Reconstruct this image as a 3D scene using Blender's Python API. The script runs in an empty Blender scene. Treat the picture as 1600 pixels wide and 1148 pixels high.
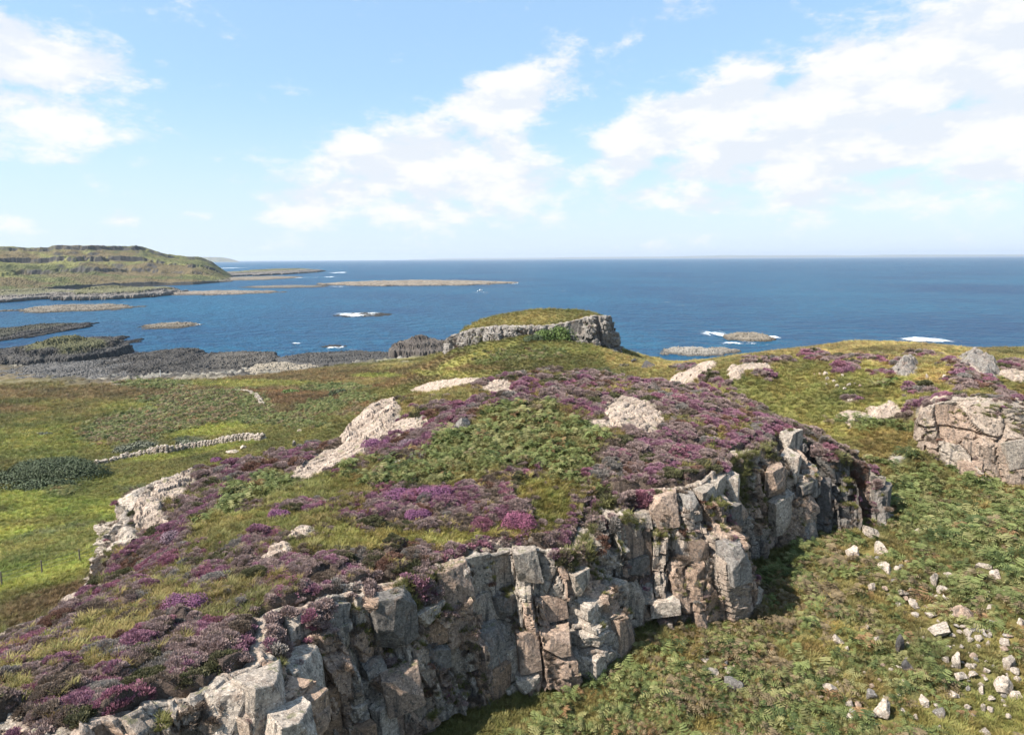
import bpy, math, time
import numpy as np
T0 = time.time()
R = math.radians
C = bpy.context.scene
COL = C.collection

# ------------------------------------------------------------------ camera
FPX = 1067.0; PITCH = R(9.05); ROLL = R(0.35); CZ = 42.0
cam_d = bpy.data.cameras.new('camera'); cam = bpy.data.objects.new('camera', cam_d); COL.objects.link(cam)
cam_d.sensor_width = 36.0; cam_d.lens = 36.0 * FPX / 1600.0
cam_d.clip_start = 0.5; cam_d.clip_end = 90000
from mathutils import Matrix, Vector
cam.matrix_world = Matrix.Translation((0, 0, CZ)) @ Matrix.Rotation(R(90) - PITCH, 4, 'X') @ Matrix.Rotation(-ROLL, 4, 'Z')
C.camera = cam

# ------------------------------------------------------------------ light
SUN_AZ = Vector((-0.86, -0.36, 0)).normalized(); SUN_EL = R(46)
sd = bpy.data.lights.new('sun', 'SUN'); sd.energy = 5.0; sd.angle = R(0.5); sd.color = (1.0, 0.95, 0.87)
sun = bpy.data.objects.new('sun', sd); COL.objects.link(sun)
sdir = Vector((SUN_AZ.x * math.cos(SUN_EL), SUN_AZ.y * math.cos(SUN_EL), math.sin(SUN_EL)))
sun.rotation_euler = sdir.to_track_quat('Z', 'Y').to_euler()
sun.location = (0, 0, 200)
C.view_settings.view_transform = 'Standard'; C.view_settings.look = 'None'
C.view_settings.exposure = 1.06; C.view_settings.gamma = 1.0; C.view_settings.use_curve_mapping = False
C.cycles.max_bounces = 5; C.cycles.diffuse_bounces = 3; C.cycles.glossy_bounces = 2
C.cycles.transmission_bounces = 3; C.cycles.transparent_max_bounces = 8; C.cycles.volume_bounces = 0
C.cycles.caustics_reflective = False; C.cycles.caustics_refractive = False
C.cycles.use_denoising = True

# ------------------------------------------------------------------ node helper
class NT:
    def __init__(s, tree): s.t = tree; s.n = tree.nodes; s.l = tree.links
    def new(s, typ, **kw):
        n = s.n.new(typ)
        for k, v in kw.items(): setattr(n, k, v)
        return n
    def set(s, sock, v):
        if isinstance(v, bpy.types.NodeSocket): s.l.new(v, sock)
        else: sock.default_value = v
    def m(s, op, a, b=0.0, c=0.0, clamp=False):
        n = s.new('ShaderNodeMath', operation=op, use_clamp=clamp)
        s.set(n.inputs[0], a); s.set(n.inputs[1], b); s.set(n.inputs[2], c)
        return n.outputs[0]
    def vm(s, op, a, b=(0, 0, 0)):
        n = s.new('ShaderNodeVectorMath', operation=op); s.set(n.inputs[0], a); s.set(n.inputs[1], b); return n.outputs[0]
    def mix(s, f, a, b, blend='MIX'):
        n = s.new('ShaderNodeMix', data_type='RGBA', blend_type=blend)
        s.set(n.inputs[0], f)
        s.set(n.inputs[6], a if isinstance(a, bpy.types.NodeSocket) else (*a, 1)[:4])
        s.set(n.inputs[7], b if isinstance(b, bpy.types.NodeSocket) else (*b, 1)[:4])
        return n.outputs[2]
    def noise(s, vec, scale, detail=4, rough=0.55, dist=0.0):
        n = s.new('ShaderNodeTexNoise'); s.set(n.inputs['Vector'], vec); n.inputs['Scale'].default_value = scale
        n.inputs['Detail'].default_value = detail; n.inputs['Roughness'].default_value = rough; n.inputs['Distortion'].default_value = dist
        return n.outputs[0]
    def ramp(s, f, a, b):
        n = s.new('ShaderNodeMapRange', interpolation_type='SMOOTHSTEP'); s.set(n.inputs[0], f)
        n.inputs[1].default_value = a; n.inputs[2].default_value = b
        return n.outputs[0]
def material(name):
    m = bpy.data.materials.new(name); m.use_nodes = True
    t = NT(m.node_tree); b = m.node_tree.nodes['Principled BSDF']
    return m, t, b

# ------------------------------------------------------------------ pixel <-> world
cP, sP, cR, sR = math.cos(PITCH), math.sin(PITCH), math.cos(ROLL), math.sin(ROLL)
def ray(u, v):
    dx = (np.asarray(u, float) - 800) / FPX; dy = -(np.asarray(v, float) - 574) / FPX
    x = dx * cR + dy * sR; y = -dx * sR + dy * cR
    return x, cP + y * sP, -sP + y * cP
def P(u, v, z):
    x, y, w = ray(u, v); t = (z - CZ) / w
    return float(x * t), float(y * t), float(z)
def proj(x, y, z):
    z = z - CZ
    f = y * cP - z * sP; up = y * sP + z * cP
    f = np.maximum(f, 0.5)
    a = x / f; b = up / f
    dx = a * cR - b * sR; dy = a * sR + b * cR
    return 800 + FPX * dx, 574 - FPX * dy

# ------------------------------------------------------------------ world: sky with clouds
world = bpy.data.worlds.new('World'); C.world = world; world.use_nodes = True
W = NT(world.node_tree); world.node_tree.nodes.clear()
sky = W.new('ShaderNodeTexSky', sky_type='NISHITA'); sky.sun_disc = False
sky.sun_elevation = SUN_EL; sky.sun_rotation = math.atan2(SUN_AZ.x, SUN_AZ.y)
sky.altitude = 40; sky.air_density = 1.0; sky.dust_density = 0.3; sky.ozone_density = 1.3
tc = W.new('ShaderNodeTexCoord').outputs['Generated']
sep = W.new('ShaderNodeSeparateXYZ'); W.l.new(tc, sep.inputs[0])
az = W.m('ARCTAN2', sep.outputs[0], sep.outputs[1]); el = W.m('ARCSINE', sep.outputs[2])
def ae(u, v):
    x, y, z = ray(u, v); return math.atan2(x, y), math.atan2(z, math.hypot(x, y))
# (u, v, rx, ry, tilt deg, strength) cloud banks seen in the photograph, kept as azimuth / elevation
CLOUDS = [(20, 95, 150, 42, 3, 1.0), (110, 85, 75, 22, 8, .5), (40, 180, 120, 34, 0, .6), (0, 225, 90, 22, 0, .4), (180, 156, 60, 6, 0, .2),
 (790, 165, 85, 40, 28, .95), (690, 180, 40, 12, 10, .35), (620, 240, 120, 42, 12, .9), (730, 275, 150, 44, 0, .85), (560, 300, 130, 42, 5, .7), (470, 325, 60, 22, 0, .65), (640, 325, 200, 30, 0, .6), (780, 235, 60, 30, 10, .7),
 (850, 100, 70, 22, 0, .3), (1000, 70, 80, 26, 38, .38), (930, 140, 80, 40, 10, .2), (570, 180, 70, 14, 12, .25),
 (1070, 195, 135, 36, 18, 1.0), (1160, 145, 60, 34, 30, .85), (980, 270, 50, 20, 18, .6), (1160, 240, 110, 28, 18, .95), (1090, 310, 130, 18, 0, .6),
 (1460, 110, 240, 62, 20, 1.2), (1560, 60, 120, 50, 18, 1.1), (1320, 140, 110, 60, 25, 1.0), (1400, 235, 170, 34, 6, 1.05), (1250, 265, 100, 30, 5, .9), (1530, 200, 130, 36, 18, 1.1),
 (1570, 265, 90, 22, 0, .9), (1350, 305, 260, 24, 0, .6), (1700, 120, 160, 120, 0, 1.2), (-120, 120, 160, 90, 0, .8),
 (20, 345, 30, 10, 0, .35), (200, 345, 26, 10, 0, .3), (320, 340, 40, 10, 8, .4)]
acc = None
# gentle domain warp so that the banks have torn edges
wn = W.new('ShaderNodeTexNoise'); W.l.new(tc, wn.inputs['Vector']); wn.inputs['Scale'].default_value = 7; wn.inputs['Detail'].default_value = 6; wn.inputs['Roughness'].default_value = .6
ws = W.new('ShaderNodeSeparateColor'); W.l.new(wn.outputs['Color'], ws.inputs[0])
azw = W.m('ADD', az, W.m('MULTIPLY', W.m('SUBTRACT', ws.outputs[0], .5), .10))
elw = W.m('ADD', el, W.m('MULTIPLY', W.m('SUBTRACT', ws.outputs[1], .5), .07))
for (u, v, rx, ry, tl, st) in CLOUDS:
    a0, e0 = ae(u, v); k = math.cos(a0) ** 1.0 / FPX
    ct, sn = math.cos(R(tl)), math.sin(R(tl))
    da = W.m('SUBTRACT', azw, a0); de = W.m('SUBTRACT', elw, e0)
    p = W.m('ADD', W.m('MULTIPLY', da, ct / (rx * k)), W.m('MULTIPLY', de, sn / (rx * k)))
    q = W.m('ADD', W.m('MULTIPLY', da, -sn / (ry * k)), W.m('MULTIPLY', de, ct / (ry * k)))
    d2 = W.m('ADD', W.m('MULTIPLY', p, p), W.m('MULTIPLY', q, q))
    g = W.m('MULTIPLY', W.m('EXPONENT', W.m('MULTIPLY', d2, -0.75)), st)
    acc = g if acc is None else W.m('MAXIMUM', acc, g)
mp = W.new('ShaderNodeCombineXYZ'); W.set(mp.inputs[0], W.m('MULTIPLY', az, 1.0)); W.set(mp.inputs[1], W.m('MULTIPLY', el, 2.3)); W.set(mp.inputs[2], W.m('MULTIPLY', az, .35))
n1 = W.noise(mp.outputs[0], 8.5, 10, .64, .15)
n2 = W.noise(mp.outputs[0], 24, 8, .66, .1)
nn = W.m('ADD', W.m('MULTIPLY', n1, .72), W.m('MULTIPLY', n2, .28))
# outside the frame the same kind of broken cloud goes on
side = W.ramp(W.m('ABSOLUTE', az), .85, 1.3)
high = W.ramp(el, .42, .7)
base_c = W.m('MULTIPLY', W.m('MAXIMUM', side, high), W.m('MULTIPLY', W.ramp(W.noise(tc, 2.2, 3, .5), .52, .76), .8))
dens = W.m('ADD', W.m('MAXIMUM', acc, base_c), W.m('MULTIPLY', W.m('SUBTRACT', nn, .5), 2.3))
mask = W.ramp(dens, .14, .62)
mask = W.m('MULTIPLY', mask, .97)
# bases of the clouds a little greyer
shade = W.ramp(W.m('SUBTRACT', W.noise(W.vm('ADD', mp.outputs[0], (-.02, .075, 0)), 8.5, 6, .6), W.m('MULTIPLY', W.m('SUBTRACT', n1, .5), .9)), .42, .60)
ccol = W.mix(W.m('MULTIPLY', shade, .85), (0.99, .99, .985), (.79, .85, .94))
bgs = W.new('ShaderNodeBackground'); veil = W.m('MULTIPLY', W.m('SUBTRACT', 1.0, W.ramp(el, -.02, .24)), .8)
W.l.new(W.mix(veil, W.mix(.5, sky.outputs[0], (2.5, 4.1, 6.0)), (3.75, 4.4, 5.15)), bgs.inputs[0]); bgs.inputs[1].default_value = 0.095
bgc = W.new('ShaderNodeBackground'); W.l.new(ccol, bgc.inputs[0]); bgc.inputs[1].default_value = 0.50
mxs = W.new('ShaderNodeMixShader'); W.l.new(mask, mxs.inputs[0]); W.l.new(bgs.outputs[0], mxs.inputs[1]); W.l.new(bgc.outputs[0], mxs.inputs[2])
out = W.new('ShaderNodeOutputWorld'); W.l.new(mxs.outputs[0], out.inputs[0])

# ------------------------------------------------------------------ numpy noise
def h32(ix, iy, seed):
    ix = np.asarray(ix).astype(np.int64); iy = np.asarray(iy).astype(np.int64)
    h = (ix * 374761393 + iy * 668265263 + seed * 1274126177) & 0xFFFFFFFF
    h = ((h ^ (h >> 13)) * 1274126177) & 0xFFFFFFFF
    h = ((h ^ (h >> 16)) * 2246822519) & 0xFFFFFFFF
    return ((h ^ (h >> 15)) & 0xFFFFFF) / float(0x1000000)
def vn(x, y, seed=0):
    xi = np.floor(x); yi = np.floor(y); fx = x - xi; fy = y - yi
    fx = fx * fx * (3 - 2 * fx); fy = fy * fy * (3 - 2 * fy)
    a = h32(xi, yi, seed); b = h32(xi + 1, yi, seed); c = h32(xi, yi + 1, seed); d = h32(xi + 1, yi + 1, seed)
    return (a + (b - a) * fx) * (1 - fy) + (c + (d - c) * fx) * fy
def fbm(x, y, seed=0, o=4, g=.5):
    s = 0; a = 1; t = 0
    for i in range(o):
        s = s + a * vn(x * 2 ** i + 17.3 * i, y * 2 ** i - 9.1 * i, seed + i); t += a; a *= g
    return s / t
def voro(x, y, seed=0, jit=.85, sq=.55):
    """nearest cell: id hash triple, f1, f2, offset to the cell's centre"""
    x = np.asarray(x, float); y = np.asarray(y, float)
    xi = np.floor(x); yi = np.floor(y)
    f1 = np.full(x.shape, 1e9); f2 = np.full(x.shape, 1e9)
    cx = np.zeros(x.shape); cy = np.zeros(x.shape); ox = np.zeros(x.shape); oy = np.zeros(x.shape)
    for i in (-1, 0, 1):
        for j in (-1, 0, 1):
            a = xi + i; b = yi + j
            px = a + .5 + jit * (h32(a, b, seed) - .5); py = b + .5 + jit * (h32(a, b, seed + 7) - .5)
            d = np.maximum(np.abs(x - px), np.abs(y - py)) * sq + np.hypot(x - px, y - py) * (1 - sq)
            n = d < f1
            f2 = np.where(n, f1, np.minimum(f2, d)); f1 = np.where(n, d, f1)
            cx = np.where(n, a, cx); cy = np.where(n, b, cy); ox = np.where(n, x - px, ox); oy = np.where(n, y - py, oy)
    return cx, cy, f1, f2, ox, oy
def blocks(x, y, seed, amp, tilt, crack=.06, cw=.05, jit=.85, sq=.55):
    cx, cy, f1, f2, ox, oy = voro(x, y, seed, jit, sq)
    r1 = h32(cx, cy, seed + 11); r2 = h32(cx, cy, seed + 12); r3 = h32(cx, cy, seed + 13)
    e = f2 - f1
    return amp * (r1 - .5) + tilt * ((r2 - .5) * ox + (r3 - .5) * oy) * 2 - crack * np.exp(-(e / cw) ** 2), cx, cy, e, r1
def sst(x, a, b):
    t = np.clip((x - a) / (b - a), 0, 1); return t * t * (3 - 2 * t)

class TPS:
    def __init__(s, pts, lam=.02):
        p = np.array(pts, float); s.xy = p[:, :2] / 50; z = p[:, 2]; n = len(p)
        d = np.hypot(s.xy[:, None, 0] - s.xy[None, :, 0], s.xy[:, None, 1] - s.xy[None, :, 1])
        K = s.phi(d) + lam * np.eye(n) * .05
        Q = np.c_[np.ones(n), s.xy]
        A = np.block([[K, Q], [Q.T, np.zeros((3, 3))]])
        s.w = np.linalg.solve(A, np.r_[z, 0, 0, 0])
    @staticmethod
    def phi(r): return np.where(r > 1e-9, r, 0) * 1.0
    def __call__(s, x, y):
        x = np.asarray(x, float) / 50; y = np.asarray(y, float) / 50
        o = s.w[-3] + s.w[-2] * x + s.w[-1] * y
        for i, (a, b) in enumerate(s.xy): o = o + s.w[i] * s.phi(np.hypot(x - a, y - b))
        return o

# ------------------------------------------------------------------ height field of the land
def PL(l): return [P(*q) for q in l]
base_pts = PL([  # (u, v, height) read off the photograph
 (600,1148,17),(700,1110,17.5),(940,1050,18),(1000,980,19),(1100,920,19.5),(1240,820,20.5),(1350,790,21.5),(1200,1148,17.3),(900,1148,17),(1600,1148,18.5),(1400,1148,18),
 (1400,950,20),(1200,1000,18.8),(1600,950,21),(1600,850,22),(1450,850,21),(1500,745,22.7),(1400,700,24.3),(1600,740,22.5),(1430,760,22.3),
 (1300,640,26),(1150,583,28.3),(1250,566,29.0),(1200,555,29.3),(1350,566,29.5),(1400,600,28.5),(1330,553,29.7),(1250,600,27.6),(1200,610,27),(1450,549,30.0),(1400,650,26.2),
 (1100,570,27.5),(1060,590,25),(1130,600,27),
 (830,527,26.6),(925,535,25.5),(705,545,23.5),(752,529,26.0),(830,562,24),(700,562,22),(760,562,23),(640,578,18),(600,600,14.5),(680,585,19.5),(930,565,23.5),(1000,572,20),(1030,560,15),(970,545,22),
 (500,590,7.5),(540,578,5.5),(600,572,7),(450,600,6),(400,620,7),(300,640,6),(200,620,4),(200,660,5.5),(100,640,4.5),(0,620,3.5),(0,660,5),(300,700,7.5),(400,680,9.5),(450,660,10),(500,640,12),
 (200,720,7),(100,720,6.3),(0,700,6),(0,750,7),(0,800,8),(100,800,8.5),(150,860,9.5),(0,870,9.5),(100,900,10.3),(0,960,11),(180,760,8),(50,590,2.8),(300,605,3.5),(400,590,3.2),
 (150,590,1.6),(60,575,2.0),(300,580,1.2),(400,573,-1.5),(345,580,-.6),(455,571,-1.5),(400,583,1.8),(470,577,1.5),(620,560,3),(690,552,6),(550,568,2.0),(0,560,2.0)]) + [
 (-30,62,9.5),(-30,78,10.5),(-12,85,15),(8,85,20),(22,80,23.5),(-20,45,13),(-10,50,17),(0,60,20),(15,62,22.5),(-15,35,15),(-34,30,12.5),(-45,20,12.5),(-20,95,12.5),(0,105,20),(15,105,22),
 (-15,10,15),(0,12,15.5),(15,12,16.5),(-45,0,11),(-15,-15,13),(30,10,18.5),(60,15,21),(60,50,23),(25,-30,15),(0,-80,13),(80,-60,20),(-80,-60,8),(120,30,24),(110,80,23),
 (-90,20,8),(-150,60,6.5),(-250,60,5),(-200,150,4),(-300,150,2.5),(-160,180,3),(-250,200,2),
 (0,22,16.2),(-10,22,15.8),(10,28,17.2),(85,110,26),(110,130,25),(130,160,20),(60,120,27),(40,120,24),(45,170,8),(70,150,18),(100,190,6),(20,170,20),(10,185,14),(-5,175,18),(35,150,19),
 (-10,230,4),(30,240,3),(60,260,1.5),(0,270,2),(90,240,1.2),(-30,200,6),(-40,260,2.0)]
sea_pts = [(x, y, -5.0) for (x, y) in [(-420,230),(-320,300),(-200,350),(-130,300),(-90,300),(-50,320),(0,340),(60,330),(110,300),(150,270),(180,230),(260,240),(-500,330),(-300,420),(-100,430),(100,420),(300,330)]]
base_pts += sea_pts + [(220,100,15),(200,20,24),(250,-80,20),(-400,0,3),(-400,120,1),(0,-250,10),(300,160,-4)]
baseT = TPS(base_pts)

FRONT = [(-46,2,26.5),(-32,10,27),(-20.,17.2,27),(-17.7,21.4,26.5),(-14.5,20.4,26.5),(-13.1,23,26.2),(-11.5,23.7,26),(-10.4,26,26),(-11.3,29.4,25.9),(-8.3,31.5,25.8),(-7.3,32.8,25.6),(-5.5,33.8,25.5),
 (-2.9,35.6,25.3),(-0.1,37.4,25.2),(2.4,37.4,25.3),(3.6,37.7,25.3),(4.3,39.2,25.8),(5.2,41.6,26.6),(8.2,42.4,27.2),(10.6,42.2,27.3),(12.6,43.0,27.4),(14.4,45,27.6),(16.6,48.3,27.8),(19.1,50.9,28),(21.2,53.2,28.3),(23,54.6,28.3),(25,53,27.4),(27.7,53.0,26.2),(28.9,52.2,24.8)]
BACK = [(29.4,53.6,24.4),(28.3,55.6,25.6),(25,58.2,27.2),(21,61.5,28.6),(18.4,65.5,29.6),(11,69.5,30.4),(3.2,70.5,30.7),(-6.2,67.5,29.8),(-14.6,65.4,28.2),(-17.7,60.2,26.3),(-26.7,55.8,24.8),(-28.3,51.0,24.9),(-27.9,46,24.5),(-27.4,44.6,22.2),(-26.2,37.5,22.6),(-26.6,32.4,23.3),(-33,25,24),(-50,14,24)]
TOPI = PL([(100,1000,25.0),(250,950,25.3),(200,905,22.6),(230,850,23.9),(400,800,25.6),(300,850,24.9),(550,800,26.1),(700,770,26.9),(700,690,28.2),(600,680,27.4),(500,705,26.2),(560,640,28.3),(650,615,29.5),
 (730,602,30.2),(850,583,30.9),(950,592,30.5),(1050,602,30.0),(1150,632,29.2),(900,700,28.6),(800,800,26.5),(1000,700,28.5),(1100,690,28.4),(350,1000,25.9),(150,1100,26.4),(600,860,25.9),(400,900,25.6),(300,760,24.9),(400,720,25.6),(1000,655,29.3),(850,760,27.3)])
class Mesa:
    def __init__(s, poly, wid, extra=(), off=.05):
        s.off = off
        s.p = np.array(poly, float)[:, :2]; s.w = wid; s.T = TPS(list(poly) + list(extra))
        s.bb = (s.p.min(0) - 1, s.p.max(0) + 1)
    def sd(s, x, y):
        return poly_sd(s.p, x, y)
def poly_sd(p, x, y):
    x = np.asarray(x, float); y = np.asarray(y, float)
    n = len(p); best = np.full(x.shape, 1e18); idx = np.zeros(x.shape, int); ins = np.zeros(x.shape, bool)
    for i in range(n):
        a = p[i]; b = p[(i + 1) % n]; e = b - a; L = e @ e + 1e-12
        t = np.clip(((x - a[0]) * e[0] + (y - a[1]) * e[1]) / L, 0, 1)
        d = (x - a[0] - t * e[0]) ** 2 + (y - a[1] - t * e[1]) ** 2
        n_ = d < best; best = np.where(n_, d, best); idx = np.where(n_, i, idx)
        c = ((a[1] > y) != (b[1] > y)) & (x < (b[0] - a[0]) * (y - a[1]) / (b[1] - a[1] + 1e-12) + a[0])
        ins ^= c
    d = np.sqrt(best)
    return np.where(ins, d, -d), idx
M1 = Mesa(FRONT + BACK, np.array([.5] * (len(FRONT)) + [1.2, 2, 3, 3.5, 3.5, 3.5, 3.5, 3.5, 3.5, 2.5, 1.0, .8, .8, .8, 2.5, 3, 3, 3, 3][:len(BACK)]), TOPI)
KN_F = [(-12.6,142.2,25.4),(-10,140,27.0),(-6.5,138.4,28.2),(0,136.8,28.4),(4,136.2,28.3),(9.5,136.0,28.6),(13,136.0,29.6),(16.3,136.2,30.8),(18.8,137.4,30.7),(20.3,139.4,30.4)]
KN_B = [(20.5,141,30.2),(20.0,150,29.5),(14,158,29.2),(4,160,29.2),(-5,157,28.4),(-12,149,26.6),(-13.5,143,25.5)]
M2 = Mesa(KN_F + KN_B, np.array([.8] * len(KN_F) + [1.5] * len(KN_B)), [(7,149,30.9),(0,148,30.2),(14,148,30.9),(-6,148,28.8),(10,142,29.9)], off=.7)
RP_F = [(33.5,68,25.2),(36.2,65.4,25.9),(38.0,62.9,27.6),(39.8,61.5,29.0),(42,60.3,29.4),(44.2,59.4,29.0),(46.2,60.6,29.1),(47.2,63.4,29.5),(48,66.5,29.7),(49.5,70.5,30),(50.8,74.6,30.3)]
RP_B = [(58,92,29.2),(50,90,29.2),(36,84,28.8),(30,74,27.5),(34,68,26)]
M3 = Mesa(RP_F + RP_B, np.array([3.5, 2.5] + [.9] * (len(RP_F) - 2) + [5] * len(RP_B)), PL([(1480,600,29.3),(1430,620,28)]), off=.5)
MESAS = [M1, M2, M3]
def H0(x, y):
    x = np.asarray(x, float); y = np.asarray(y, float)
    z = baseT(x, y)
    z = z + (fbm(x / 9, y / 9, 5, 3) - .5) * .9 * sst(z, 0, 6)
    for m in MESAS:
        bx = (x > m.bb[0][0] - .5) & (x < m.bb[1][0] + .5) & (y > m.bb[0][1]) & (y < m.bb[1][1])
        if not bx.any(): continue
        xs = x[bx]; ys = y[bx]; d, i = m.sd(xs, ys)
        t = m.T(xs, ys) + (fbm(xs / 4, ys / 4, 9, 3) - .5) * .5
        z = z.copy(); z[bx] = z[bx] + np.maximum(t - z[bx], 0) * sst(d, m.off, m.off + m.w[i])
    return z
def hit(u, v, HF=None):
    """where the sight line of a photograph point meets the land (or the sea)"""
    u = np.atleast_1d(np.asarray(u, float)); v = np.atleast_1d(np.asarray(v, float))
    dx, dy, dz = ray(u, v); hz = np.hypot(dx, dy)
    rs = np.exp(np.linspace(math.log(12), math.log(600), 700))
    X = dx[:, None] / hz[:, None] * rs; Y = dy[:, None] / hz[:, None] * rs; Z = CZ + dz[:, None] / hz[:, None] * rs
    G = np.maximum(H0(X, Y), 0)
    b = Z < G; k = np.where(b.any(1), b.argmax(1), len(rs) - 1); k = np.maximum(k, 1)
    i = np.arange(len(u)); g0 = Z[i, k - 1] - G[i, k - 1]; g1 = G[i, k] - Z[i, k]; t = np.clip(g0 / (g0 + g1 + 1e-9), 0, 1)
    r = rs[k - 1] + (rs[k] - rs[k - 1]) * t
    x = dx / hz * r; y = dy / hz * r
    return x, y, np.maximum(H0(x, y), 0)

# ------------------------------------------------------------------ what grows where
def ell(cx, cy, rx, ry, ang=0, n=20):
    a = np.linspace(0, 2 * math.pi, n, endpoint=False); ca, sa = math.cos(R(ang)), math.sin(R(ang))
    x = rx * np.cos(a); y = ry * np.sin(a)
    return cx + x * ca + y * sa, cy - x * sa + y * ca
# pale rock showing through the turf: (u, v, ru, rv, tilt, height, tint, label)
OUT = [
 (572,652,60,38,30,1.0,0,'broad pale pink rock slab on the far left brow of the crag'),
 (512,722,64,16,24,.5,0,'long cracked pale slab above the left heather of the crag'),
 (560,698,62,14,26,.45,0,'narrow pale slab just below the broad pink slab'),
 (628,668,52,12,14,.5,0,'thin pale ledge under heather right of the broad pink slab'),
 (708,602,66,10,6,.45,0,'low pale slab on the skyline of the crag'),
 (778,606,28,11,6,.4,0,'small pale slab beside magenta heather near the crag summit'),
 (990,650,50,26,-14,.8,0,'grey cracked outcrop in heather on the right half of the crag'),
 (938,664,26,8,0,.35,0,'low pale rocks just left of the cracked grey outcrop'),
 (268,752,44,30,36,.8,0,'white rock brow along the left end of the crag'),
 (228,805,36,28,20,1.0,0,'square white rock step at the left end of the crag'),
 (428,862,28,15,24,.4,0,'pale bare rock patch in heather left of centre'),
 (468,834,22,8,24,.3,0,'slim pale rock ridge above the bare patch'),
 (28,984,36,8,18,.5,0,'white slab on the bottom left edge of the crag'),
 (112,936,20,8,20,.5,0,'small white slab on the left edge of the crag'),
 (155,923,20,5,14,.5,0,'thin white slab where the crag edge meets the field'),
 (95,998,40,5,14,.25,0,'faint pale slab between yellow grass and heather'),
 (780,858,52,14,4,.4,0,'jagged pale rocks on the rim above the front cliff'),
 (1082,583,40,13,28,.9,0,'smooth pale rock shoulder at the left end of the far plateau'),
 (1150,582,13,11,0,.9,0,'small pale knob on the far plateau'),
 (1415,577,22,11,8,1.5,1,'ribbed grey outcrop in the middle of the far plateau'),
 (1330,652,22,12,0,.6,0,'low pinkish rocks at the left foot of the right crag'),
 (1385,645,30,13,5,.8,0,'pinkish rocks under heather left of the right crag'),
 (1468,650,40,26,20,.9,0,'sunlit sloping flank of the right crag'),
 (1530,575,34,18,-20,1.3,1,'pale broken rocks on the rim behind the right crag'),
 (1404,718,17,6,-8,.35,0,'flat pale slab in grass between the two crags'),
 (1180,573,30,6,0,.3,0,'faint flat rocks on the far plateau near its left end'),
 (1585,587,22,9,-8,.7,0,'low pale rocks at the right edge of the picture'),
]
out_poly = []
for o in OUT:
    uu, vv = ell(*o[:5]); x, y, z = hit(uu, vv)
    cx, cy, cz = [float(q[0]) for q in hit(o[0], o[1])]
    d = math.hypot(cx, cy); lim = d * (0.035 + o[3] / FPX * 4.5)
    rr = np.hypot(x, y); f = np.clip(rr, d - lim, d + lim) / rr
    out_poly.append(np.c_[x * f, y * f])
def out_mask(x, y):
    m = np.zeros(np.shape(x))
    for p in out_poly:
        bb0 = p.min(0) - .6; bb1 = p.max(0) + .6
        s = (x > bb0[0]) & (x < bb1[0]) & (y > bb0[1]) & (y < bb1[1])
        if s.any():
            d, _ = poly_sd(p, x[s], y[s]); d = d + (fbm(x[s] / 1.2, y[s] / 1.2, 31, 3) - .5) * 1.0
            m[s] = np.maximum(m[s], sst(d, -.1, .35))
    return m
GY = (.30, .285, .095); GB = (.33, .35, .085); GOLD = (.40, .33, .13); OL = (.195, .185, .065); BR = (.22, .165, .08); RU = (.24, .155, .08); DG = (.055, .085, .025); STR = (.27, .22, .10); GG = (.16, .17, .105); OY = (.29, .25, .095)
# domain, class (g grass colour, h heather vividness, b bracken), u, v, ru, rv, tilt, value, strength
Z = []
def z(dom, cls, val, *els):
    for e in els:
        u, v, a, b = e[:4]; Z.append((dom, cls, u, v, a, b, e[4] if len(e) > 4 else 0, val, e[5] if len(e) > 5 else 1.0))
# --- crag top
z('M', 'g', GY, (410,815,110,22,4), (460,765,130,22,0), (640,842,230,13,3), (850,770,60,18,0), (880,800,50,22,0), (560,835,80,12,0), (1110,692,28,14,0))
z('M', 'g', GOLD, (700,622,70,15,4), (680,645,60,10,8), (800,578,60,6), (620,640,30,12))
z('M', 'g', OY, (190,975,45,16,14), (150,995,36,10), (262,905,26,38,-45), (165,1040,36,12), (40,1078,36,14), (260,875,30,12,20), (355,835,60,20,14), (1070,730,16,8), (520,812,60,10,12), (480,870,30,8), (340,1030,18,9), (300,990,25,8), (80,960,25,6,10), (850,835,40,10), (590,870,50,8,0,.7))
z('M', 'b', 0.25, (770,700,130,48,10), (860,690,80,50,0), (640,742,110,24,0), (900,730,50,34,0), (820,650,60,26,10), (395,768,58,20,20), (345,790,50,18,30), (740,665,60,18,15), (560,742,40,12,0), (930,780,20,30,0,.6))
z('M', 'h', 1.0, (650,780,100,24,4), (560,800,60,16,10), (700,790,50,16), (490,792,52,14,8), (810,808,30,22), (436,800,15,11), (792,622,50,14,4), (745,636,40,10,12), (860,606,60,14), (820,604,40,12),
  (925,635,46,12,8), (1140,665,50,14,-20), (1170,690,40,14,-10), (655,690,28,10,10), (365,960,52,34,30), (300,945,34,22,30), (255,878,34,14,24), (215,1010,40,20,20), (470,720,24,9), (235,800,1,1), (275,835,22,16), (240,900,30,14,20),
  (90,1040,50,16,15), (150,1085,30,22,30), (330,910,26,14), (420,920,40,18,20), (120,1110,22,18), (1020,735,50,14,10), (940,745,40,14,0), (390,845,40,14,20), (345,1000,24,22,45), (185,1080,40,16,30))
z('M', 'h', .55, (690,655,60,22,14), (640,685,45,12,14), (610,700,30,8,14), (380,722,70,24,18), (440,705,60,20,14), (400,738,40,16,20), (320,775,34,30,50), (290,800,26,22), (250,835,40,16), (960,610,100,14,-4), (1040,640,60,14,-6), (1100,612,80,14,-8), (1040,690,80,24,-4), (1100,640,60,16,-14), (1200,660,40,10,-30),
  (1290,684,52,10,-24), (990,720,60,18), (500,735,26,10), (570,732,14,5), (860,868,90,12), (700,868,40,10), (920,600,50,8), (800,625,60,10), (610,795,40,16), (730,590,100,5), (1090,705,70,14))
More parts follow.
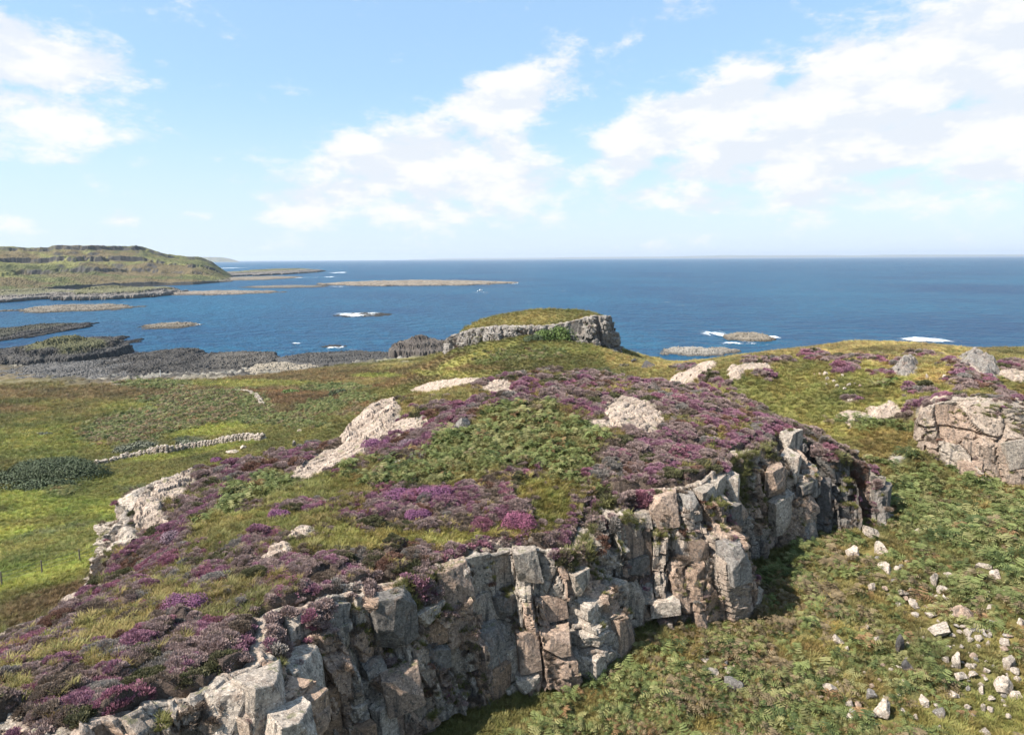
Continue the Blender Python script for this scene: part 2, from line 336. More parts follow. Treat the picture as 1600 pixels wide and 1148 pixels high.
z('M', 'h', .15, (480,885,110,16,0), (590,872,60,14,0), (300,1040,120,30,20), (100,965,90,10,14), (760,845,40,8), (1000,795,50,24,0), (200,960,60,12,14), (420,980,40,20), (640,850,60,5))
# --- valley on the right
z('V', 'g', GY, (1530,1120,110,50,8), (1400,1120,50,26,0,.7), (1250,1130,60,20,0,.6), (1310,1000,40,24,0,.6), (1120,1140,50,16,0,.5), (1470,860,60,16,0,.25), (1290,830,40,20,0,.5))
z('V', 'g', OY, (1350,700,60,14,-15), (1330,735,50,10,-20), (1420,700,70,14,-8), (1400,745,60,12,-10,.5), (1560,745,60,10,0,.8), (1360,880,60,30,0,.45), (1440,1000,60,30,0,.45), (1550,1010,60,40,0,.4), (1350,1070,60,24,0,.5), (1470,690,40,10))
z('V', 'b', .35, (1400,655,90,26,-14), (1470,720,80,20,-12))
z('V', 'b', .1, (1480,790,130,50,0), (1350,660,40,12))
z('V', 'b', .8, (1120,1010,160,90,30), (1490,900,100,50,0,.5))
z('V', 'b', .0, (800,1120,140,40,0), (1200,860,90,40,25), (980,1060,80,50,0,.6))
# --- right plateau
z('R', 'g', GY, (1250,620,150,50,0), (1350,600,180,50), (1300,660,100,24,0))
z('R', 'g', GOLD, (1200,550,260,16,4), (1450,545,150,12), (1400,560,120,14), (1090,565,50,10), (1480,590,60,14,-10), (1550,625,30,8,-20), (1350,555,120,8))
z('R', 'g', BR, (1420,545,120,5,4,.6), (1230,548,120,4,4,.5), (1570,545,60,14,0,.8))
z('R', 'g', OL, (1330,620,60,8,0,.5), (1180,600,60,12,-10,.4), (1570,600,40,30,0,.7), (1590,560,50,20,0,.6))
z('R', 'b', .0, (1380,600,26,6,0,.7), (1400,660,60,14,-10), (1340,664,40,8))
z('R', 'h', .8, (1190,586,20,7), (1320,576,22,7,6), (1380,580,24,4), (1270,556,26,4), (1505,590,16,12), (1500,572,24,6), (1330,626,13,6), (1145,625,80,6,-20), (1460,628,46,7,10), (1560,645,14,6), (1385,648,20,6), (1400,568,10,5), (1240,610,1,1))
z('R', 'h', .4, (1440,556,34,4), (1350,562,34,5), (1400,655,34,8), (1450,640,40,8), (1300,560,30,5), (1440,610,26,8), (1200,565,40,5), (1510,600,30,10), (1100,590,60,6,-20), (1070,575,20,5), (1550,632,26,8,-20), (1585,575,36,8))
# --- fields on the left and the saddle
z('L', 'g', BR, (300,600,420,22,2), (600,590,140,14,8), (450,630,160,20,0), (200,640,120,14,0,.5), (0,590,70,26), (640,575,120,14,10), (90,930,110,16,16), (60,960,60,14,16,.8), (0,640,70,8))
z('L', 'g', RU, (420,620,90,12,0), (560,600,60,8,0), (520,625,70,10), (120,925,80,10,18,.8), (880,560,60,8,0,.5), (800,572,80,7,0,.7))
z('L', 'g', GB, (60,870,160,44,14), (60,820,160,30,6), (30,905,120,12,20), (250,640,110,14,0,.5), (120,770,140,24,4), (60,690,100,30,0,.45), (350,670,90,9,8,.8), (300,705,120,7,8,.7), (380,600,120,6,0,.6), (590,588,40,4,0,.8))
z('L', 'g', GY, (80,850,140,22,10,.8), (700,585,60,5,-4), (760,552,60,9,20), (730,560,60,8,18), (560,598,50,5,0,.5), (870,548,60,8), (400,668,60,8,8,.6), (190,690,60,8,0,.5), (930,545,60,8,0,.6))
z('L', 'g', OL, (60,815,90,9,4,.7), (180,760,110,16,6,.7), (60,600,90,8,0,.5), (850,565,120,12,0,.7), (960,585,90,10,0,.6), (20,660,50,16,0,.6), (280,745,90,12,14,.5))
z('L', 'g', OY, (850,500,130,12,0), (780,500,60,10,10), (640,565,60,8,12), (1000,560,50,10))
z('L', 'g', GG, (975,582,60,7,0,.8), (215,697,40,7,5), (300,690,26,5), (75,830,70,5,10,.5), (230,765,50,6,0,.5))
z('L', 'b', .75, (220,665,100,24,10), (320,640,90,24,12), (300,625,80,14,0), (390,640,40,16), (430,655,60,10), (520,640,50,12,0,.6), (830,552,60,10,0,.7), (780,558,50,10,0,.6))
z('L', 'b', .05, (510,635,46,9), (240,602,60,7), (520,607,50,6), (480,665,40,8,0,.7), (410,655,50,8,0,.7), (90,762,30,10), (560,622,30,7))
ZD = {}
for q in Z: ZD.setdefault(q[0], []).append(q)
def domains(x, y):
    d1, _ = M1.sd(x, y)
    M = d1 > 0.02
    Rr = (~M) & (((x > 26) & (y > 60.5)) | ((x > 17) & (y > 64)) ) & (y < 135) & (x > 17)
    V = (~M) & (~Rr) & (((y - 17) < (x + 20) * .755 + .5)) | ((~M) & (~Rr) & (x > 26) & (y < 61))
    L = ~(M | Rr | V)
    return M, V, Rr, L, d1
def classify(x, y, zz):
    """cover weights from plan position"""
    u, v = proj(x, y, zz); n = x.shape
    sc = np.hypot(x, y) / 45.0
    wx = (fbm(x / 2.2, y / 2.2, 41, 4) - .5) * 2; wy = (fbm(x / 2.2, y / 2.2, 57, 4) - .5) * 2
    uu = u + wx * 26 / np.maximum(sc, .4); vv = v + wy * 13 / np.maximum(sc, .4)
    M, V, Rr, L, d1 = domains(x, y)
    n1 = fbm(x / 6, y / 6, 71, 4); n2 = fbm(x / 2.5, y / 2.5, 77, 3)
    wh = np.where(M, .95, 0.0); wb = np.where(V, .9, 0.0)
    viv = np.where(M, .12 + .5 * sst(n2, .5, .62), .4); brn = np.full(n, .45)
    g = np.zeros(n + (3,)); g[:] = OL
    g[M] = OY; g[V] = OY; g[Rr] = OY
    for dom, D in (('M', M), ('V', V), ('R', Rr), ('L', L)):
        for (_, cls, cu, cv, ru, rv, ang, val, st) in ZD.get(dom, []):
            if dom == 'M' and val is OY: st = st * .72; ru = ru * .9
            s = D & (np.abs(u - cu) < (ru + rv) * 1.6 + 30) & (np.abs(v - cv) < (ru * abs(math.sin(R(ang))) + rv) * 1.6 + 16)
            if not s.any(): continue
            a, b = uu[s] - cu, vv[s] - cv; ca, sa = math.cos(R(ang)), math.sin(R(ang))
            p = (a * ca - b * sa) / ru; q = (a * sa + b * ca) / rv
            w = (1 - sst(np.hypot(p, q), .72, 1.22)) * st
            if cls == 'g':
                g[s] = g[s] * (1 - w[:, None]) + np.array(val) * w[:, None]; wh[s] *= 1 - w * .93; wb[s] *= 1 - w * .8
            elif cls == 'h': wh[s] = wh[s] * (1 - w) + w; viv[s] = viv[s] * (1 - w) + val * w; wb[s] *= 1 - w
            else: wb[s] = wb[s] * (1 - w) + w; brn[s] = brn[s] * (1 - w) + val * w; wh[s] *= 1 - w
    # grass showing through, noise in the colours
    wh = np.clip(wh - sst(n2, .60, .70) * .6 * M, 0, 1)
    wb = np.clip(wb - sst(n2, .55, .66) * .7, 0, 1)
    k2 = sst(fbm(x / 1.4, y / 1.4, 73, 4), .44, .66)[..., None] * np.where(L, .28, .55)[..., None]
    g = g * (1 - k2) + (g * (.78, .62, .62) + np.array((.035, .022, .008))) * k2
    k = (n1 - .5) * 1.2 * 1.0
    g = g * (1 + k[..., None] * np.array([1.0, .8, .7])) ; g = np.clip(g, .02, .5)
    brn = np.clip(brn + (n1 - .5) * 1.2, 0, 1)
    shore = (1 - sst(zz, 1.5, 3.4 + (n1 - .5) * 3)) * (y > 150)
    return dict(h=wh * (1 - shore), b=wb * (1 - shore), viv=viv, brn=brn, g=g, rock=np.maximum(out_mask(x, y), shore), shore=shore, n1=n1, n2=n2)
def cushion(x, y, wh):
    cx, cy, f1, f2, ox, oy = voro(x / 1.25, y / 1.25, 91, .95)
    r = h32(cx, cy, 95)
    return wh * (.12 + .50 * r) * np.sqrt(np.clip(1 - (f1 / .62) ** 2, 0, 1)), cx, cy

def brk(x, y):
    _, _, f1, _, _, _ = voro(x / 1.15 + (fbm(x, y, 18, 2) - .5), y / 1.15, 92, .95)
    return .50 * np.sqrt(np.clip(1 - (f1 / .60) ** 2, 0, 1)) + (fbm(x / 3, y / 3, 16, 3) - .5) * .8 - .15

# ------------------------------------------------------------------ mesh builders
def mesh_from(name, V, Fq, mat=None, attrs=None, smooth=False, tri=False, matidx=None):
    me = bpy.data.meshes.new(name); V = np.ascontiguousarray(V, dtype=np.float32); Fq = np.ascontiguousarray(Fq, dtype=np.int32)
    k = Fq.shape[1]
    me.vertices.add(len(V)); me.vertices.foreach_set('co', V.ravel())
    me.loops.add(Fq.size); me.loops.foreach_set('vertex_index', Fq.ravel())
    me.polygons.add(len(Fq)); me.polygons.foreach_set('loop_start', np.arange(0, Fq.size, k, dtype=np.int32))
    me.polygons.foreach_set('loop_total', np.full(len(Fq), k, dtype=np.int32))
    me.polygons.foreach_set('use_smooth', np.full(len(Fq), smooth, dtype=bool))
    me.update(calc_edges=True)
    for an, (ty, arr) in (attrs or {}).items():
        a = me.attributes.new(an, ty, 'POINT')
        key = 'color' if ty == 'FLOAT_COLOR' else ('vector' if ty == 'FLOAT_VECTOR' else 'value')
        a.data.foreach_set(key, np.ascontiguousarray(arr, dtype=np.float32).ravel())
    if mat: me.materials.append(mat)
    return me
def link(name, me, parent=None, **props):
    o = bpy.data.objects.new(name, me); COL.objects.link(o)
    if parent: o.parent = parent
    for k, v in props.items(): o[k] = v
    return o
def rgba(c): return np.c_[c, np.ones(len(c))]
def grid_faces(nr, nc, wrap=False):
    i = np.arange(nr - 1)[:, None]; j = np.arange(nc if wrap else nc - 1)[None]
    j2 = (j + 1) % nc
    return np.stack([i * nc + j, i * nc + j2, (i + 1) * nc + j2, (i + 1) * nc + j], -1).reshape(-1, 4)

# ------------------------------------------------------------------ materials
def m_ground():
    m, t, b = material('turf_ground'); at = t.new('ShaderNodeAttribute', attribute_name='tint')
    pos = t.new('ShaderNodeNewGeometry').outputs['Position']
    n = t.noise(pos, 1.3, 8, .7); n2 = t.noise(pos, 9, 4, .65)
    f = t.m('ADD', t.m('MULTIPLY', n, 1.1), t.m('MULTIPLY', n2, .8))
    col = t.mix(1.0, at.outputs['Color'], t.mix(t.ramp(f, .6, 1.3), (.55, .58, .6), (1.35, 1.3, 1.2)), 'MULTIPLY')
    t.l.new(col, b.inputs['Base Color']); b.inputs['Roughness'].default_value = .95; b.inputs['Specular IOR Level'].default_value = .1
    bp = t.new('ShaderNodeBump'); bp.inputs['Strength'].default_value = .9; bp.inputs['Distance'].default_value = .35; t.l.new(f, bp.inputs['Height']); t.l.new(bp.outputs[0], b.inputs['Normal'])
    return m
def m_rock(name, dark=False):
    m, t, b = material(name); at = t.new('ShaderNodeAttribute', attribute_name='tint')
    geo = t.new('ShaderNodeNewGeometry'); pos = geo.outputs['Position']
    tcn = t.new('ShaderNodeTexCoord').outputs['Object'] if name.startswith('stone') else pos
    n = t.noise(tcn, .9, 6, .65); n2 = t.noise(tcn, 5, 6, .7); n3 = t.noise(tcn, 22, 3, .6)
    st = t.new('ShaderNodeMapping'); t.l.new(tcn, st.inputs[0]); st.inputs['Scale'].default_value = (2.2, 2.2, .22)
    streak = t.ramp(t.noise(st.outputs[0], 1.0, 5, .6), .54, .66)
    col = t.mix(1.0, at.outputs['Color'], t.mix(t.ramp(n2, .35, .68), (.58, .56, .55), (1.25, 1.22, 1.18)), 'MULTIPLY')
    col = t.mix(t.m('MULTIPLY', t.ramp(n, .52, .68), .5), col, (.20, .125, .085) if not dark else (.05, .045, .04))
    lich = t.mix(1.0, at.outputs['Color'], (1.85, 1.9, 1.95) if not dark else (1.25, 1.25, 1.25), 'MULTIPLY'); col = t.mix(t.m('MULTIPLY', t.ramp(t.noise(tcn, 11, 6, .75), .56, .62), .8), col, lich)
    col = t.mix(t.m('MULTIPLY', t.ramp(t.noise(tcn, 4.5, 7, .75), .54, .62), .82), col, (.06, .058, .055))
    # black weathering streaks and damp stains down steep faces
    sepn = t.new('ShaderNodeSeparateXYZ'); t.l.new(geo.outputs['True Normal'], sepn.inputs[0])
    steep = t.m('SUBTRACT', 1.0, t.ramp(sepn.outputs[2], .35, .7))
    col = t.mix(t.m('MULTIPLY', t.m('MULTIPLY', streak, steep), .72), col, (.045, .043, .042))
    up = t.ramp(sepn.outputs[2], .55, .85)
    moss = t.m('MULTIPLY', up, t.ramp(t.noise(tcn, 1.7, 5, .6), .56, .64))
    if not dark: col = t.mix(t.m('MULTIPLY', moss, .6), col, (.13, .13, .05))
    t.l.new(col, b.inputs['Base Color']); b.inputs['Roughness'].default_value = .88; b.inputs['Specular IOR Level'].default_value = .25
    bp = t.new('ShaderNodeBump'); bp.inputs['Strength'].default_value = 1.0; bp.inputs['Distance'].default_value = .10
    t.l.new(t.m('ADD', t.m('MULTIPLY', n2, 1.2), t.m('MULTIPLY', n3, .5)), bp.inputs['Height']); t.l.new(bp.outputs[0], b.inputs['Normal'])
    return m
def m_leaf(name, rough=.8, trans=.25):
    """colour comes with each planted tuft (attribute tint), stems darker than tips (attribute tip)"""
    m, t, b = material(name)
    at = t.new('ShaderNodeAttribute', attribute_name='tint', attribute_type='INSTANCER')
    tp = t.new('ShaderNodeAttribute', attribute_name='tip')
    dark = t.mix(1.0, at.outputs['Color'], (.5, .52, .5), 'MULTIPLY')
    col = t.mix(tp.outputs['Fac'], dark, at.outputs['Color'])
    t.l.new(col, b.inputs['Base Color']); b.inputs['Roughness'].default_value = rough; b.inputs['Specular IOR Level'].default_value = .2
    tr = t.new('ShaderNodeBsdfTranslucent'); t.l.new(col, tr.inputs[0])
    mx = t.new('ShaderNodeMixShader'); mx.inputs[0].default_value = trans
    t.l.new(b.outputs[0], mx.inputs[1]); t.l.new(tr.outputs[0], mx.inputs[2]); t.l.new(mx.outputs[0], m.node_tree.nodes['Material Output'].inputs[0])
    return m
def m_simple(name, col, rough=.7, var=.25, scale=4, metal=0.):
    m, t, b = material(name); pos = t.new('ShaderNodeTexCoord').outputs['Object']
    n = t.noise(pos, scale, 5, .6)
    c = t.mix(t.ramp(n, .3, .7), tuple(k * (1 - var) for k in col), tuple(min(k * (1 + var), .95) for k in col))
    t.l.new(c, b.inputs['Base Color']); b.inputs['Roughness'].default_value = rough; b.inputs['Metallic'].default_value = metal
    return m
MG = m_ground(); MR = m_rock('crag_rock'); MRD = m_rock('shore_rock', True); MS = m_rock('stone_rock'); ML = m_leaf('heather_leaf'); MGR = m_leaf('grass_blade', .6, .42); MB = m_leaf('bracken_frond', .6, .3)

# ------------------------------------------------------------------ the land: one polar sheet round the viewpoint
nr = 1000
rr = np.concatenate([[0.0, 4, 8], np.exp(np.linspace(math.log(11), math.log(420), nr))])
th_f = np.linspace(R(-44), R(44), 760); th_c = np.linspace(R(44), R(316), 90)[1:-1]
th = np.concatenate([th_f, th_c])
RR, TH = np.meshgrid(rr, th, indexing='ij')
GX = RR * np.sin(TH); GYY = RR * np.cos(TH)
GZ = H0(GX, GYY)
cl = classify(GX, GYY, GZ)
cz_, ccx, ccy = cushion(GX, GYY, cl['h'] * (1 - cl['rock']))
GZ = GZ + cz_ * 1.0 + (fbm(GX / .7, GYY / .7, 15, 3) - .5) * .22 * (1 - cl['rock']) + cl['b'] * brk(GX, GYY)
sh = cl['shore']
GZ = GZ + sh * (blocks(GX / 3.0, GYY / 3.0, 21, 1.4, 1.2, .3, .1)[0] + blocks(GX / 1.1, GYY / 1.1, 22, .5, .4, .1, .1)[0]) * (GZ > -2)
tint = cl['g'] * .78
hc = np.array((.13, .095, .08)); bc = np.array((.12, .115, .045)); rc = np.array((.34, .31, .27)); src = np.array((.10, .092, .085))
tint = tint * (1 - cl['h'][..., None]) + hc * cl['h'][..., None]
tint = tint * (1 - cl['b'][..., None]) + bc * cl['b'][..., None]
rk = cl['rock'][..., None]; pal = np.where(sh[..., None] > .3, np.where((fbm(GX / 8, GYY / 8, 3, 3) > .56)[..., None], (.26, .24, .21), src), rc)
tint = tint * (1 - rk) + pal * rk
# bare rock and peat where the sheet itself falls steeply at a cliff
me = mesh_from('hillside', np.stack([GX, GYY, GZ], -1).reshape(-1, 3), grid_faces(len(rr), len(th), True), MG, {'tint': ('FLOAT_COLOR', rgba(tint.reshape(-1, 3)))}, smooth=True)
link('hillside', me, kind='structure', label='grassy coastal hillside with heather, bracken and fields running down to the sea')
# sight: highest land seen so far along each bearing, to skip plants that nothing could show
el_ = (GZ - CZ) / np.maximum(RR, .1); el_[:3] = -9
runmax = np.maximum.accumulate(el_, axis=0)
def visible(x, y, zz, margin):
    r = np.hypot(x, y); t = np.arctan2(x, y)
    i = np.clip(np.searchsorted(rr, r) - 2, 0, len(rr) - 1); j = np.clip(((t - th_f[0]) / (th_f[1] - th_f[0])).round().astype(int), 0, len(th_f) - 1)
    return (zz + margin - CZ) / r > runmax[i, j]
print('land', time.time() - T0)

# ------------------------------------------------------------------ the sea
def m_sea():
    m, t, b = material('sea_water'); pos = t.new('ShaderNodeNewGeometry').outputs['Position']
    mp = t.new('ShaderNodeMapping'); t.l.new(pos, mp.inputs[0]); mp.inputs['Rotation'].default_value = (0, 0, R(-20)); mp.inputs['Scale'].default_value = (1, 1.0, 1)
    big = t.noise(pos, .004, 4, .55)
    mp2 = t.new('ShaderNodeMapping'); t.l.new(pos, mp2.inputs[0]); mp2.inputs['Rotation'].default_value = (0, 0, R(-12)); mp2.inputs['Scale'].default_value = (.35, 1, 1)
    mid = t.noise(mp2.outputs[0], .085, 8, .75)
    col = t.mix(t.ramp(t.m('ADD', t.m('MULTIPLY', big, .4), t.m('MULTIPLY', mid, .6)), .38, .62), (.002, .036, .096), (.008, .084, .150))
    sp = t.new('ShaderNodeSeparateXYZ'); t.l.new(pos, sp.inputs[0])
    caps = t.m('MULTIPLY', t.ramp(t.noise(mp2.outputs[0], .06, 7, .72, .3), .668, .70), t.ramp(sp.outputs[1], 300, 650))
    fo = t.m('MULTIPLY', caps, .8)
    col = t.mix(fo, col, (.75, .8, .82))
    t.l.new(col, b.inputs['Base Color']); b.inputs['Roughness'].default_value = .32; b.inputs['IOR'].default_value = 1.33
    b.inputs['Specular IOR Level'].default_value = .09
    h = t.m('ADD', t.m('MULTIPLY', t.noise(mp.outputs[0], .10, 5, .6), 3.0), t.m('MULTIPLY', t.noise(mp.outputs[0], .6, 4, .6), .7))
    bp = t.new('ShaderNodeBump'); bp.inputs['Strength'].default_value = 1.0; bp.inputs['Distance'].default_value = 2.2; t.l.new(h, bp.inputs['Height']); t.l.new(bp.outputs[0], b.inputs['Normal'])
    return m
MSEA = m_sea()
rs = np.concatenate([[0], np.exp(np.linspace(math.log(60), math.log(45000), 160))]); ts = np.linspace(0, 2 * math.pi, 128, endpoint=False)
A, B = np.meshgrid(rs, ts, indexing='ij')
me = mesh_from('sea', np.stack([A * np.sin(B), A * np.cos(B), 0 * A], -1).reshape(-1, 3), grid_faces(len(rs), len(ts), True), MSEA, smooth=True)
link('sea', me, kind='structure', label='deep blue sea flecked with small whitecaps')

# ------------------------------------------------------------------ cliffs
PALE = np.array((.37, .315, .26)); PINK = np.array((.32, .235, .18)); GREY = np.array((.215, .195, .175)); DARK = np.array((.105, .098, .094)); WARM = np.array((.27, .18, .12))
FACES = {}
ledge_pts = []   # places on the cliffs where plants hold on
def cliff(name, path, label, res=.11, cell=(1.5, 2.6), amp=.95, seed=3, smooth=.5, palette=None, prof=None, cap=1.5, split=True, drop=1.2, lowrim=None, ledges=True, bench=1.0, inset=1.0, nbig=120):
    p = np.array(path, float); seg = np.hypot(*np.diff(p[:, :2], axis=0).T); s0 = np.r_[0, np.cumsum(seg)]
    s = np.arange(0, s0[-1], res); X = np.interp(s, s0, p[:, 0]); Y = np.interp(s, s0, p[:, 1])
    k = max(int(smooth / res), 1); ker = np.hanning(2 * k + 1); ker /= ker.sum()
    def sm(a): return np.convolve(np.pad(a, k, mode='reflect', reflect_type='odd'), ker, 'valid')
    X, Y = sm(X), sm(Y)
    dx, dy = np.gradient(X), np.gradient(Y); kk = int(1.0 / res); ker2 = np.hanning(2 * kk + 1); ker2 /= ker2.sum()
    dx = np.convolve(np.pad(dx, kk, mode='edge'), ker2, 'valid'); dy = np.convolve(np.pad(dy, kk, mode='edge'), ker2, 'valid')
    L = np.hypot(dx, dy); nx, ny = dy / L, -dx / L            # outward: right of the direction of travel
    zt = H0(X - nx * inset, Y - ny * inset); zt = np.minimum(sm(zt), H0(X - nx * (inset + .6), Y - ny * (inset + .6)) + .1)
    zb = np.minimum(H0(X + nx * 1.0, Y + ny * 1.0), H0(X + nx * .4, Y + ny * .4)) - drop
    hmax = (zt - zb).max(); nv = int(hmax / res) + 2
    v = np.linspace(0, 1, nv)[:, None]; Zw = zb + (zt - zb) * v; S = s[None] + 0 * Zw
    low = np.clip(lowrim(S), 0, 1) * .35 if lowrim is not None else 0 * S
    hgt = zt - Zw                                               # depth below the rim
    lean = S + (Zw - 20) * .16 + (fbm(S / 5, Zw / 5, seed + 40, 2) - .5) * 1.2
    zz2 = Zw + (fbm(S / 3, Zw / 6, seed + 41, 2) - .5) * 1.5
    d1, c1x, c1y, e1, r1 = blocks(lean / (cell[0] * 2.4), zz2 / (cell[1] * 2.1), seed, amp * 1.2, amp * .55, .35, .035, .7, .85)
    d2, cx, cy, e2, r2 = blocks(lean / cell[0], zz2 / cell[1], seed + 1, amp * .70, amp * .60, .30, .045, .75, .9)
    d3, _, _, e3, r3 = blocks(lean / (cell[0] * .36), zz2 / (cell[1] * .33), seed + 2, amp * .20, amp * .24, .08, .06, .8, .8)
    d4 = (fbm(S / .35, Zw / .45, seed + 5, 3) - .5) * .10
    # benches: every column of rock starts at its own depth below the rim
    ci = voro(lean / 2.3, S * 0 + .5, seed + 60, .7)[0]; cj = voro(lean / 1.05, S * 0 + .5, seed + 61, .7)[0]
    l1 = .5 + 4.2 * h32(ci, ci * 0, seed + 62); p1 = 1.25 * h32(ci, ci * 0, seed + 63) * bench; l2 = .3 + 6.5 * h32(cj, cj * 0, seed + 64); p2 = .7 * h32(cj, cj * 0, seed + 65) * bench
    wob = (fbm(S / .6, S * 0, seed + 66, 3) - .5) * .5
    D = .34 + d1 + d2 + d3 + d4 + hgt * .06 + p1 * sst(hgt + wob, l1, l1 + .14) + p2 * sst(hgt + wob, l2, l2 + .10)
    if prof is not None: D = D + prof(S, Zw, hgt)
    D = np.maximum(D, -.12 + .1 * d3)
    rim = sst(hgt, 0, .45); D = D * (.35 + .65 * rim)
    Xw = X + nx * D; Yw = Y + ny * D; Zj = Zw + d3 * .3 + (r2 - .5) * .25 * rim - low * (1 - rim)
    # cap rows running back over the rim and under the turf
    nc = int(cap / res); cc = np.linspace(0, 1, nc + 1)[1:, None]
    Xc = Xw[-1] - nx * cap * cc; Yc = Yw[-1] - ny * cap * cc
    bt, _, _, _, _ = blocks((s[None] + 0 * cc) / .9, (cc * cap) / .8 + 5, seed + 8, .30, .3, .12, .08)
    Zc = Zj[-1] + bt * np.sin(np.pi * np.clip(cc * 1.0, 0, 1)) + .10 * (1 - cc) - cc ** 2 * .5
    VX = np.vstack([Xw, Xc]); VY = np.vstack([Yw, Yc]); VZ = np.vstack([Zj, Zc])
    nrow, ncol = VX.shape
    V = np.stack([VX, VY, VZ], -1).reshape(-1, 3); Fq = grid_faces(nrow, ncol)[:, ::-1]
    fr = palette(S, Zw, hgt, r1, r2, r3) if palette is not None else None
    r2c = np.vstack([r2, np.repeat(r2[-1:], nc, 0)]); r1c = np.vstack([r1, np.repeat(r1[-1:], nc, 0)])
    if fr is None:
        fr = GREY * (1 - r2[..., None]) + PALE * r2[..., None]; fr = fr * (1 - .5 * (r1 > .6)[..., None]) + PINK * .5 * (r1 > .6)[..., None]
    fr = fr * (.82 + .36 * r3[..., None])
    cap_t = np.repeat(fr[-1:], nc, 0) * .5 + PALE * .5
    tint = np.vstack([fr, cap_t]).reshape(-1, 3)
    # which block each face belongs to
    idc = (np.vstack([cx, np.repeat(cx[-1:], nc, 0)]) * 1000 + np.vstack([cy, np.repeat(cy[-1:], nc, 0)])).reshape(-1)
    fid = idc[Fq[:, 0]]
    base_me = None
    top = bpy.data.objects.new(name, None); COL.objects.link(top); top['kind'] = 'structure'; top['label'] = label
    top.location = (float(X.mean()), float(Y.mean()), float(zb.mean()))
    off = np.array(top.location)
    if split:
        ids, inv, cnt = np.unique(fid, return_inverse=True, return_counts=True)
        order = np.argsort(-cnt); big = order[:nbig]; rest = np.ones(len(ids), bool); rest[big] = False
        srt = np.argsort(inv, kind='stable'); st = np.r_[0, np.cumsum(cnt)]
        for q in big:
            f = Fq[srt[st[q]:st[q + 1]]]; uq, iv = np.unique(f, return_inverse=True)
            me = mesh_from('rock_block', V[uq] - off, iv.reshape(-1, 4), MR, {'tint': ('FLOAT_COLOR', rgba(tint[uq]))})
            link('rock_block', me, top)
        rf = Fq[rest[inv]]
        if len(rf):
            uq, iv = np.unique(rf, return_inverse=True)
            link('broken_rock', mesh_from('broken_rock', V[uq] - off, iv.reshape(-1, 4), MR, {'tint': ('FLOAT_COLOR', rgba(tint[uq]))}), top, kind='stuff')
    else:
        link('rock_face', mesh_from('rock_face', V - off, Fq, MR, {'tint': ('FLOAT_COLOR', rgba(tint))}), top)
    # ledges: upward-facing spots of the face
    if ledges:
        G = np.stack([Xw, Yw, Zj], -1); a = np.gradient(G, axis=1); b_ = np.gradient(G, axis=0); N = np.cross(a, b_); N /= np.linalg.norm(N, axis=-1, keepdims=True) + 1e-9
        up = (N[..., 2] > .62) & (hgt > .35)
        ledge_pts.append((G[up], hgt[up], S[up]))
    rimG = np.stack([Xw[-1], Yw[-1], Zj[-1]], -1)
    FACES[name] = dict(s=s, X=X, Y=Y, nx=nx, ny=ny, zt=zt, zb=zb, G=np.stack([Xw, Yw, Zj], -1), off=off, top=top)
    return rimG, np.stack([nx, ny], -1)
def front_prof(S, Z, h):
    # the big buttress right of the gully, and a foot that splays out a little
    x = 1.7 * np.exp(-((S - sB) / 2.0) ** 4) * sst(h, 1.2, 2.2) + .9 * np.exp(-((S - sA) / 3.2) ** 4) * sst(h, .9, 1.5)
    x = x + .8 * np.exp(-((S - sC) / 2.2) ** 4) * sst(h, 2.0, 2.6) - .5 * np.exp(-((S - sG) / .9) ** 2) - .7 * np.exp(-((S - s_at(14, .6)) / 1.3) ** 2)
    return x
fs = np.r_[0, np.cumsum(np.hypot(*np.diff(np.array(FRONT)[:, :2], axis=0).T))]
def s_at(i, t=0): return float(fs[i] + t * (fs[i + 1] - fs[i]))
sA = s_at(12, .9); sB = s_at(18, .3); sC = s_at(9, .6); sG = s_at(16, .3)
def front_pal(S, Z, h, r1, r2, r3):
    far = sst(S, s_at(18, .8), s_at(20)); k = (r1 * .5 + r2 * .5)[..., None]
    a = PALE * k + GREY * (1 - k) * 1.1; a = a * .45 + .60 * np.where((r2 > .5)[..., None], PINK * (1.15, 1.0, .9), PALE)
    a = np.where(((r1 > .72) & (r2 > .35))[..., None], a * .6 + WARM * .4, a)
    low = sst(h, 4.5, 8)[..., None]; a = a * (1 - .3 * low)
    b = GREY * k * .7 + DARK * (1 - k); b = np.where((r2 > .8)[..., None], b * .7 + GREY * .4, b)  # right half: darker rock, with its shade put into the colour too
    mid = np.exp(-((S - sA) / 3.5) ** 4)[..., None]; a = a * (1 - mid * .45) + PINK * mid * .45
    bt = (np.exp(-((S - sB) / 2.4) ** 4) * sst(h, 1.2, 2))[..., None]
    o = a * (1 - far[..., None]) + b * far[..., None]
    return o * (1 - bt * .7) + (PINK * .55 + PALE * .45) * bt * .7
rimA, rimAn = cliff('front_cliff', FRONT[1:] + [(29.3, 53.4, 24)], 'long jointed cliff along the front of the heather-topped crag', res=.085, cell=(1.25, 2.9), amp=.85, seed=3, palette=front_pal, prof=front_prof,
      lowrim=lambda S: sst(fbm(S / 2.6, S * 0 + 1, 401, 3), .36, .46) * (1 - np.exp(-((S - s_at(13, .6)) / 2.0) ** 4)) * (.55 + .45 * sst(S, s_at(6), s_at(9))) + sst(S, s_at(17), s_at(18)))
BK = [(-14.6,64.6,28.2),(-18.2,59.8,26.3),(-26.4,55.4,24.8),(-28.2,50.9,24.9),(-27.8,46,24.5),(-25.5,43.6,22.4)]
rimB, rimBn = cliff('side_cliff', BK[::-1][::-1], 'short white cliff at the left end of the crag', res=.11, cell=(1.4, 1.5), amp=.9, seed=23, palette=lambda S, Z, h, a, b, c: PALE * 1.15 * (.8 + .3 * b[..., None]) + 0 * h[..., None])
